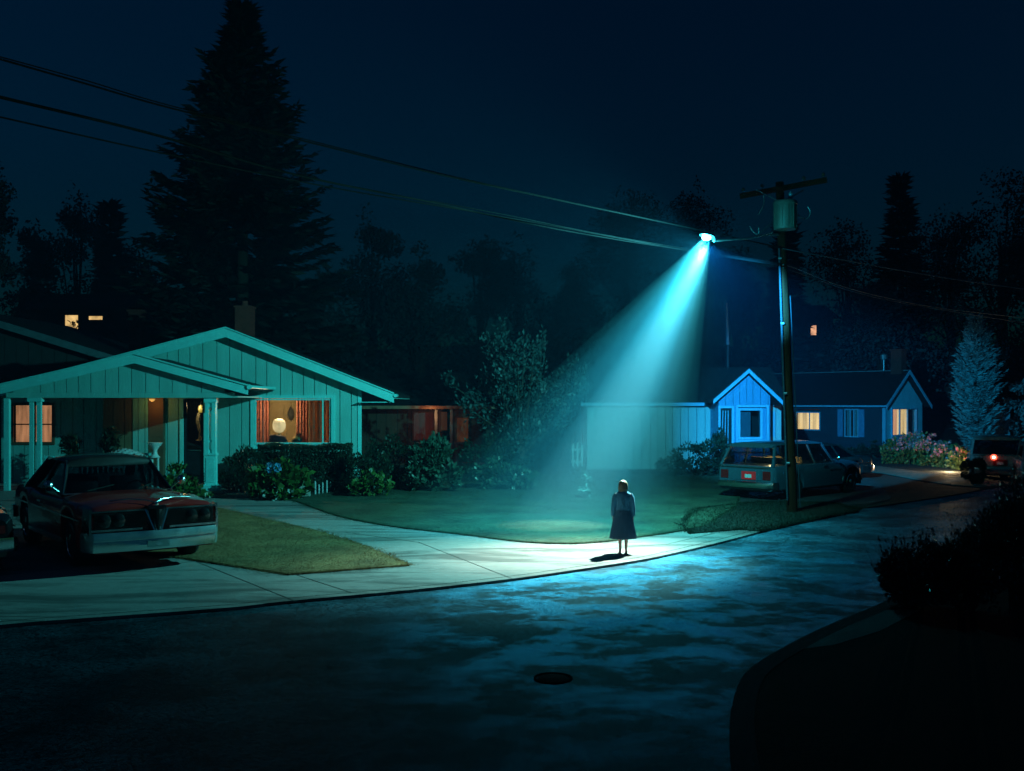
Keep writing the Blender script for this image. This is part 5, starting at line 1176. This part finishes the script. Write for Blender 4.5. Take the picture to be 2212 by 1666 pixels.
for a in np.linspace(0,6.283,13)[:-1]: mb.bar((tc.x+.29*math.cos(a),tc.y+.29*math.sin(a),h0+.05),(tc.x+.29*math.cos(a),tc.y+.29*math.sin(a),h1_-.12),.012,.03,(math.cos(a),math.sin(a),0))
mb.box(tc.x-.06,tc.x+.06,tc.y+.29,tc.y+.38,h0+.15,h0+.3); mb.box(tc.x-.06,tc.x+.06,tc.y+.29,tc.y+.38,h1_-.3,h1_-.15); mb.build('cooling_rib',M_XF,tr)
for dx in (.14,): MB().lathe([(.06,h1_+.02),(.04,h1_+.08),(.07,h1_+.11),(.04,h1_+.16),(.06,h1_+.19),(.02,h1_+.25)],(tc.x+dx,tc.y,0),12).build('bushing',mat('pale porcelain',(.35,.5,.6),.25),tr,smooth=50)
def drop(pts,r,name='jumper'):
    P=[Vector(V(x,y,d)) for x,y,d in pts]; Q=[]
    for i in range(len(P)-1):
        p0=P[max(i-1,0)];p1=P[i];p2=P[i+1];p3=P[min(i+2,len(P)-1)]
        for k in range(6):
            t=k/6; Q.append(.5*((2*p1)+(p2-p0)*t+(2*p0-5*p1+4*p2-p3)*t*t+(3*p1-p0-3*p2+p3)*t**3))
    Q.append(P[-1]); MB().tube(Q,r,6).build(name,M_METAL,UP,smooth=60)
d=pdp-.3
drop([(1650,420,d),(1650,440,d),(1644,455,d),(1638,464,d)],.018); drop([(1639,492,d),(1639,500,d),(1640,508,d)],.018)
drop([(1621,490,d),(1626,500,d),(1640,508,d),(1660,505,d),(1680,497,d+.1)],.014)
drop([(1715,437,d),(1714,447,d),(1720,460,d),(1730,470,d),(1741,473,d),(1748,468,d),(1750,458,d),(1745,447,d)],.014); drop([(1714,455,d),(1712,465,d),(1709,470,d)],.014)
MB().tube([tuple(onpole(535)+Vector((-.11,-.12,0))),tuple(onpole(1080)+Vector((-.16,-.14,0)))],.028,8).build('conduit',mat('dull conduit',(.03,.05,.07),.8,spec=.15),UP,smooth=60)
MB().tube([tuple(onpole(640)+Vector((.14,-.08,0))),tuple(onpole(1095)+Vector((.18,-.10,0)))],.012,6).build('ground_wire',mat('dull conduit',(.03,.05,.07)),UP,smooth=60)
for py in (560,700,850,1000): MB().tube([tuple(onpole(py)+Vector((-.15,-.145,0))),tuple(onpole(py)+Vector((-.07,-.165,0)))],.03,6).build('strap',M_METAL,UP,smooth=60)
# street lamp on its long arm
LD=22.6
LAMP=Vector(V(1524,519,LD))
SL=thing('street_lamp','glowing cobra head street lamp on a long arm from the pole','street lamp',tuple(onpole(508)+Vector((-.14,-.1,0))))
am=onpole(508)+Vector((-.13,-.12,0)); hd_=LAMP+Vector((.28,.46,.06))
p1=am+(hd_-am)*.5+Vector((0,0,-.02))
MB().tube([tuple(am),tuple(am+(hd_-am)*.25+Vector((0,0,.02))),tuple(p1),tuple(hd_)],[.035,.032,.03,.028],10).build('arm',mat('pale arm',(.5,.58,.6),.5,.2),SL,smooth=60)
MB().tube([tuple(am+Vector((.0,.0,.45))),tuple(am+(hd_-am)*.35+Vector((0,0,.02)))],.014,6).build('stay',M_METAL,SL,smooth=60)
dv=(LAMP-hd_); dv.z=0; dv.normalize(); sv=Vector((-dv.y,dv.x,0))
mb=MB(); rings=[]
for s,w,h_,z in ((0,.05,.05,.03),(.12,.07,.06,.04),(.3,.12,.08,.05),(.55,.13,.08,.05),(.72,.08,.05,.05),(.78,.03,.03,.05)):
    c=hd_+dv*s+Vector((0,0,z)); rings.append([tuple(c+sv*w*math.cos(a)+Vector((0,0,1))*h_*(math.sin(a) if math.sin(a)>0 else .25*math.sin(a))) for a in np.linspace(0,6.283,17)[:-1]])
mb.loft(rings); hdo=mb.build('lamp_head',M_METAL,SL,smooth=50)
lc_=hd_+dv*.48
mb=MB(); mb.loft([[tuple(lc_+dv*r*1.3*math.cos(a)+sv*r*math.sin(a)+Vector((0,0,z))) for a in np.linspace(0,6.283,17)[:-1]] for r,z in ((.10,.02),(.095,-.02),(.06,-.045),(.02,-.055))]); mb.build('lens',lit('lamp lens glow',(.55,1,.95),9.,(2,2,2)),hdo,smooth=60)
mb=MB(); mb.lathe([(.05,.16),(.055,.2),(.03,.24)],tuple(lc_),10); mb.build('photocell',M_METAL,hdo,smooth=60)
LP=lc_+Vector((0,0,-.16))      # where the light leaves the lens
# wires
M_WIRELIT=mat('lamplit cable',(.30,.36,.40),.6,spec=.3)  # wires right of the pole: lamplight put into their colour
def wire(label,pts,r0,r1,name='power_line',m=None):
    P=[Vector(V(x,y,d)) for x,y,d in pts]; Q=[]
    for i in range(len(P)-1):
        p0=P[max(i-1,0)];p1=P[i];p2=P[i+1];p3=P[min(i+2,len(P)-1)]
        for k in range(10):
            t=k/10; Q.append(.5*((2*p1)+(p2-p0)*t+(2*p0-5*p1+4*p2-p3)*t*t+(3*p1-p0-3*p2+p3)*t**3))
    Q.append(P[-1]); n=len(Q); rr=[r0+(r1-r0)*i/(n-1) for i in range(n)]
    o=MB().tube(Q,rr,6).build(name,m or M_WIRE,smooth=60,origin=tuple(P[0])); tag(o,label,'cable',"overhead wires on the pole")
pd_=pdp-.26
wire('topmost overhead wire passing just above the street lamp',[(-60,112,12.5),(0,128,12.8),(185,181,14),(370,234,15.3),(690,313,17.8),(965,381,20),(1240,440,22.4),(1500,495,24.9),(1690,537,pd_)],.014,.014)
wire('topmost wire leaving the pole and sloping down to the right edge',[(1690,537,pd_),(1950,585,31),(2120,612,35),(2300,636,40)],.014,.018,m=M_WIRELIT)
wire('thin overhead wire running close above the topmost one at the left',[(-60,108,12.9),(0,123,13.2),(185,174,14.4),(370,229,15.7),(690,309,18.2),(965,378,20.4),(1240,438.5,22.8),(1500,494,25.3),(1688,535,pd_)],.009,.011)
wire('thickest overhead cable running to the pole below the lamp arm',[(-60,195,12.2),(0,210,12.5),(330,290,15),(640,378,17.6),(930,437,20.2),(1230,500,22.9),(1530,548,25.4),(1688,571,pd_)],.026,.016)
wire('lowest overhead wire sagging below the thickest cable',[(-60,240,12),(0,253,12.2),(350,331,15),(720,406,18.2),(1100,471,21.4),(1380,523,24),(1540,551,25.6),(1688,574,pd_)],.012,.014)
wire('overhead wire merging with the thickest cable near the lamp beam',[(930,434,20.6),(1100,466,22),(1270,501,23.6),(1400,524,24.6),(1530,545,25.7),(1688,569,pd_)],.010,.012)
wire('slack overhead wire leaving the pole toward the far right',[(1692,572,pd_),(1720,580,28),(1800,612,30),(1900,640,33),(2050,668,38),(2300,696,46)],.014,.016,m=M_WIRELIT)
wire('faint lower slack wire leaving the pole toward the far right',[(1692,578,pd_),(1760,602,29),(1850,632,32),(1980,660,36),(2300,712,46)],.009,.010,m=M_WIRELIT)
# ------------------------------------------------------------------ the woman in the light, back to us
pf=G(1346,1196,.1); SH=158/F*pf[1]/1.65
def bake(o):
    dg=bpy.context.evaluated_depsgraph_get(); me=bpy.data.meshes.new_from_object(o.evaluated_get(dg)); o.modifiers.clear(); old=o.data; o.data=me; bpy.data.meshes.remove(old)
    me.polygons.foreach_set('use_smooth',[True]*len(me.polygons)); me.update()
def skin_body():
    nodes={}; edges=[]
    def N(k,p,r,par=None):
        nodes[k]=(p,r if isinstance(r,tuple) else (r,r))
        if par: edges.append((par,k))
    N('pel',(0,0,.90),(.125,.10)); N('sp',(0,.0,1.06),(.105,.085),'pel'); N('ch',(0,-.01,1.22),(.125,.095),'sp'); N('up',(0,-.01,1.34),(.10,.07),'ch')
    N('nk',(0,0,1.42),.042,'up'); N('nk2',(0,.015,1.46),.045,'nk'); N('jaw',(0,.035,1.50),(.058,.068),'nk2'); N('hd',(0,.02,1.56),(.072,.088),'jaw'); N('tp',(0,.01,1.62),(.052,.062),'hd')
    for s,n in ((-1,'l'),(1,'r')):
        N('sh'+n,(s*.15,-.01,1.335),.05,'up'); N('ar'+n,(s*.185,-.015,1.22),.042,'sh'+n); N('el'+n,(s*.21,-.02,1.07),.034,'ar'+n); N('fo'+n,(s*.222,.0,.97),.032,'el'+n); N('wr'+n,(s*.228,.02,.85),.022,'fo'+n)
        N('pa'+n,(s*.228,.028,.81),(.016,.030),'wr'+n); N('kn'+n,(s*.228,.034,.775),(.014,.034),'pa'+n)
        for j,(dy,l,b) in enumerate(((.026,.062,.012),(.009,.072,.010),(-.008,.066,.010),(-.024,.05,.012))):
            a=(s*.228,.034+dy,.76); N(f'f{j}a'+n,a,.0085,'kn'+n); N(f'f{j}b'+n,(s*(.228-.006),.034+dy*1.1+b*.3,.76-l*.55),.0078,f'f{j}a'+n); N(f'f{j}c'+n,(s*(.228-.018),.034+dy*1.1+b*.6,.76-l),.0062,f'f{j}b'+n)
        N('t0'+n,(s*.215,.055,.805),.010,'pa'+n); N('t1'+n,(s*.207,.075,.778),.009,'t0'+n); N('t2'+n,(s*.203,.083,.752),.007,'t1'+n)
        N('hp'+n,(s*.085,0,.84),.088,'pel'); N('th'+n,(s*.083,.005,.66),.070,'hp'+n); N('ke'+n,(s*.075,.01,.48),.050,'th'+n); N('ca'+n,(s*.07,-.012,.33),.048,'ke'+n); N('an'+n,(s*.066,-.015,.10),.028,'ca'+n)
        N('he'+n,(s*.066,-.03,.055),.028,'an'+n); N('ft'+n,(s*.072,.06,.035),(.030,.022),'an'+n); N('to'+n,(s*.075,.13,.022),(.028,.014),'ft'+n)
    bm=bmesh.new(); lay=bm.verts.layers.skin.verify(); idx={}
    for k,(p,r) in nodes.items():
        v=bm.verts.new(p); v[lay].radius=r; v[lay].use_root=(k=='pel'); idx[k]=v
    for a,b in edges: bm.edges.new((idx[a],idx[b]))
    me=bpy.data.meshes.new('person'); bm.to_mesh(me); bm.free()
    o=bpy.data.objects.new('person',me); COL.objects.link(o)
    m=o.modifiers.new('skin','SKIN'); m.use_smooth_shade=True
    s=o.modifiers.new('sub','SUBSURF'); s.levels=2; s.render_levels=2
    bpy.context.view_layer.update(); bake(o); return o
PE=skin_body(); PE.data.materials.append(mat('skin',(.62,.45,.36),.5,var=.05))
# face: nose, eyes and mouth as shallow relief on the same mesh
for v in PE.data.vertices:
    c=v.co
    if c.z>1.48 and c.y>.07:
        n=math.exp(-((c.x/.014)**2+((c.z-1.545)/.020)**2)); e=sum(math.exp(-(((c.x-s*.03)/.012)**2+((c.z-1.565)/.010)**2)) for s in(-1,1)); c.y+=.018*n-.008*e
PE.location=pf; PE.scale=(SH,)*3; PE.rotation_euler=(0,0,R(-4))
tag(PE,'woman seen from behind in a dark blue coat standing in the pool of light','person')
def ring(z,rx,ry,cx=0,cy=0,n=72,pl=0,k=18,ph=0,am=1.): return [(cx+rx*math.cos(a)*(1+pl*math.cos(k*a+ph)),cy+ry*math.sin(a)*(1+pl*math.cos(k*a+ph)),z) for a in np.linspace(0,2*math.pi,n+1)[:-1]]
M_COAT=mat('navy wool coat',(.05,.25,.42),.85,var=.15,scale=12,bump=.2,bscale=200)
M_SKIRT=mat('dark navy pleated cloth',(.03,.11,.20),.85,var=.15,scale=12)
j=MB(); j.loft([ring(1.435,.062,.062,0,.0),ring(1.415,.082,.072,0,-.005),ring(1.395,.115,.082,0,-.008),ring(1.372,.155,.09,0,-.01),ring(1.335,.183,.10,0,-.012),ring(1.28,.187,.112,0,-.012),ring(1.2,.178,.118,0,-.01),ring(1.08,.168,.112),ring(1.02,.172,.118,pl=.01),ring(.985,.18,.125,pl=.015)],caps=False)
j.build('coat',M_COAT,PE,smooth=60,world=False)
for s in (-1,1):
    sl=MB(); pts=[(s*.148,-.01,1.335),(s*.19,-.015,1.25),(s*.213,-.02,1.07),(s*.226,.0,.96),(s*.230,.02,.85)]
    sl.tube(pts,[.060,.064,.058,.052,.047],20); sl.build('sleeve',M_COAT,PE,smooth=60,world=False)
sk=MB(); sk.loft([ring(1.03,.160,.105,pl=0),ring(.985,.168,.115,pl=.01),ring(.9,.19,.14,pl=.025),ring(.75,.22,.165,pl=.05),ring(.55,.255,.195,pl=.065,ph=.3),ring(.36,.29,.225,pl=.08,ph=.5),ring(.345,.284,.219,pl=.07,ph=.5)],caps=False)
sk.build('skirt',M_SKIRT,PE,smooth=60,world=False)
cb=MB(); cb.bar((0,-.128,1.40),(0,-.133,1.03),.008,.012,(0,1,0)); cb.build('coat_seam',M_SKIRT,PE,world=False)
hr=MB(); n=40
def hring(z,rx,ry,cy,wav=0): return [(rx*math.cos(a)*(1+wav*math.sin(7*a)),cy+ry*math.sin(a)*(1+wav*math.sin(7*a)),z) for a in np.linspace(0,2*math.pi,n+1)[:-1]]
def harc(z,rx,ry,cy,open_=.0): return [(rx*math.cos(a)*(1+.03*math.sin(9*a+z*20)),cy+ry*math.sin(a)*(1+.03*math.sin(9*a+z*20)),z) for a in np.linspace(math.pi*(1-.18),math.pi*(2+.18),n)]
hr.loft([harc(1.405,.085,.06,-.03),harc(1.43,.108,.085,-.012),harc(1.47,.112,.098,-.0),harc(1.52,.107,.105,.0),harc(1.57,.102,.108,.01),harc(1.61,.088,.098,.01),harc(1.64,.064,.07,.012),harc(1.66,.03,.032,.014),harc(1.665,.004,.004,.014)],closed=False)
hr.loft([hring(1.585,.098,.106,.018),hring(1.615,.088,.095,.014),hring(1.643,.062,.068,.012),hring(1.661,.028,.030,.014),hring(1.666,.004,.004,.014)],caps=False)
hr.build('hair',mat('ash blonde hair',(.22,.17,.11),.4,var=.35,scale=30,stretch=(8,8,.6),bump=.5,bscale=60),PE,smooth=80,world=False,fix=False)
for s in (-1,1):
    sh=MB(); sh.loft([[(s*.066+.03*math.cos(a)*w,y+0,.0+z*(1 if math.sin(a)>0 else 0)+.004) if False else (s*.072+.034*w*math.cos(a),y,max(.004,.004+z*(.5+.5*math.sin(a)))) for a in np.linspace(0,6.283,13)[:-1]] for y,w,z in ((-.065,.55,.06),(-.05,.85,.075),(-.01,.9,.045),(.05,1.05,.04),(.11,1.05,.035),(.15,.6,.02))]); sh.box(s*.066-.016,s*.066+.016,-.062,-.03,.0,.035)
    sh.build('shoe',mat('black leather',(.012,.012,.014),.3),PE,smooth=50,world=False)
HAZE_D=.0009
MISTC=(.34,.80,1.)
MIST=[(.45,23.3,3.6,.008),(.6,23.3,3.0,.009),(.85,23.3,2.2,.009),(1.1,23.3,1.35,.026)]  # cones of mist added in the shape of the beam to make it show
DROPS=[]
TE=(.12,1.0,1.0)
TG=(1.05,23.3,0)
LAMPS=[
 ('POINT','lamp_glow',LP,(.03,.85,1),20,.08),
 ('SPOT','lamp_flood',LP,TE,385,.08,(LP.x-9.3,LP.y+4.6,LP.z-6.75),90,.9),
 ('SPOT','lamp_core',LP,(.55,1,.88),640,.08,TG,10.5,1.),
 ('SPOT','lamp_halo',LP,(.0,.62,1.),430,.08,(.65,23.3,0),23,1.),
 ('SPOT','lamp_pool',LP,(.38,1,.92),640,.08,(1.1,19.0,0),27,1.),
 ('SPOT','lamp_pool_heart',LP,(1,.98,.78),560,.08,(1.2,19.2,0),17,1.),
 ('SPOT','blue_fill',LP,(.02,.48,1.),2000,.08,(LP.x+8.6,LP.y+19,LP.z-4.6),18,.6),  # added spot at the lamp head to brighten the far cottages
 ('POINT','table_lamp_light',(lc[0]+.05,lc[1]-.0,2.75),(1,.66,.36),11,.1),
 ('POINT','porch_light',(bxr-.2,yb-.45,2.95),(1,.45,.1),.3,.05),
 ('POINT','hall_light',(X(428,34.3),34.3,2.9),(1,.75,.3),.6,.05),
 ('POINT','brown_house_light',(X(930,44.6),44.5,2.4),(1,.45,.2),.8,.05),
 ('POINT','wagon_fill',None,(1,.7,.3),5,.05),  # added cabin light, stands for warm reflections in the wagon glass
 ('POINT','azalea_fill',V(2052,1008,42.),(1,.72,.40),12,.06),  # added warm fill by the azaleas, no lamp stands there
]
for i,a in enumerate(LAMPS):
    if a[1]=='wagon_fill':
        o=bpy.data.objects['station_wagon']; LAMPS[i]=a[:2]+(Matrix.LocRotScale(o.location,o.rotation_euler,o.scale)@Vector((-1.2,0,1.5)),)+a[3:]
MOON=.012
SKY_EL=1.0; SKY_ROT=110; SKY_TINT=(.03,.60,1.); SKY_S=.027
# ------------------------------------------------------------------ air, light, camera
def vol(name,dens,col,aniso=0.):
    m=bpy.data.materials.new(name); n,l=nt(m); out=n.new('ShaderNodeOutputMaterial'); v=n.new('ShaderNodeVolumePrincipled')
    v.inputs['Color'].default_value=(*col,1); v.inputs['Absorption Color'].default_value=(1,1,1,1); v.inputs['Density'].default_value=dens; v.inputs['Anisotropy'].default_value=aniso
    l.new(v.outputs[0],out.inputs['Volume']); return m
HZB=MB().box(-160,160,-20,200,-1.2,42).build('haze',vol('thin night haze',HAZE_D,(.15,.55,1.0)))
tag(HZB,'thin night haze over the whole street','haze',kind='stuff')
def mistcone(name,T,Rad,dens,col,label):
    apex=LP+Vector((0,0,.14)); n=48; z0=.14
    mb=MB(); top=[(apex.x+.10*math.cos(a),apex.y+.10*math.sin(a),apex.z) for a in np.linspace(0,6.283185,n+1)[:-1]]
    bot=[(T[0]+Rad*math.cos(a),T[1]+Rad*math.sin(a),z0) for a in np.linspace(0,6.283185,n+1)[:-1]]
    mb.loft([top,bot]); o=mb.build(name,vol(name+' air',dens,col)); return tag(o,label,'mist',kind='stuff')
for i,(tx,ty,rad,dn) in enumerate(MIST):
    mistcone('mist',(tx,ty,0),rad,dn,MISTC,('widest mist cone shaped to the street lamp beam','second mist cone shaped to the street lamp beam','third mist cone shaped to the street lamp beam','innermost mist cone shaped to the street lamp beam')[i])
ax=Vector((TG[0],TG[1],.1))-LP; q=ax.to_track_quat('Z','Y'); c=LP+ax*.60; Lh=ax.length*.50
for rr,cc,hh,dd,lab in DROPS:
    mb=MB(); mb.lathe([(rr*math.sin(a)*(1-.35*math.cos(a)),-ax.length*hh*math.cos(a)) for a in np.linspace(.02,math.pi-.02,24)],(0,0,0),48)
    mb.v=[tuple(q@Vector(p)+LP+ax*cc) for p in mb.v]
    tag(mb.build('mist',vol('core mist air',dd,MISTC)),lab,'mist',kind='stuff')
def lamp(kind,name,loc,col,I,rad=.08,target=None,half=None,blend=.3):
    d=bpy.data.lights.new(name,kind); d.color=col; d.energy=I*4*math.pi; d.shadow_soft_size=rad
    if kind=='SPOT': d.spot_size=2*R(half); d.spot_blend=blend
    o=bpy.data.objects.new(name,d); o.location=loc
    if target is not None: o.rotation_mode='QUATERNION'; o.rotation_quaternion=(Vector(target)-Vector(loc)).to_track_quat('-Z','Y')
    COL.objects.link(o); return o
for a in LAMPS: lamp(*a)
# moon: the one sun
s=bpy.data.lights.new('moon','SUN'); s.energy=MOON; s.angle=R(.5); s.color=(.35,.6,1); o=bpy.data.objects.new('moon',s); o.rotation_euler=(R(50),0,R(-60)); COL.objects.link(o)
w=bpy.data.worlds.new('World'); sc.world=w; w.use_nodes=True; n=w.node_tree.nodes; l=w.node_tree.links; n.clear()
out=n.new('ShaderNodeOutputWorld'); bg=n.new('ShaderNodeBackground'); sk_=n.new('ShaderNodeTexSky'); sk_.sky_type='NISHITA'; sk_.sun_disc=False
sk_.sun_elevation=R(SKY_EL); sk_.sun_rotation=R(SKY_ROT); sk_.air_density=1.; sk_.dust_density=.4; sk_.ozone_density=3.
mx=n.new('ShaderNodeMix'); mx.data_type='RGBA'; mx.blend_type='MULTIPLY'; mx.inputs[0].default_value=1.; mx.inputs[7].default_value=(*SKY_TINT,1)
l.new(sk_.outputs[0],mx.inputs[6]); l.new(mx.outputs[2],bg.inputs[0]); bg.inputs[1].default_value=SKY_S; l.new(bg.outputs[0],out.inputs[0])
cd=bpy.data.cameras.new('camera'); cd.sensor_width=36; cd.lens=F/2212*36; cd.shift_y=(HZ-833)/2212; cd.clip_end=2000; cd.clip_start=.1
co=bpy.data.objects.new('camera',cd); co.location=(0,0,CH); co.rotation_euler=(R(90),0,0); COL.objects.link(co); sc.camera=co
sc.view_settings.view_transform='Standard'; sc.view_settings.look='None'; sc.view_settings.exposure=0; sc.view_settings.gamma=1
cy=sc.cycles; cy.use_denoising=True; cy.denoising_input_passes='RGB'
try: cy.denoiser='OPENIMAGEDENOISE'
except Exception: pass
cy.max_bounces=5; cy.diffuse_bounces=2; cy.glossy_bounces=3; cy.transmission_bounces=4; cy.transparent_max_bounces=12; cy.volume_bounces=0
cy.caustics_reflective=False; cy.caustics_refractive=False; cy.sample_clamp_indirect=4.; cy.use_light_tree=True
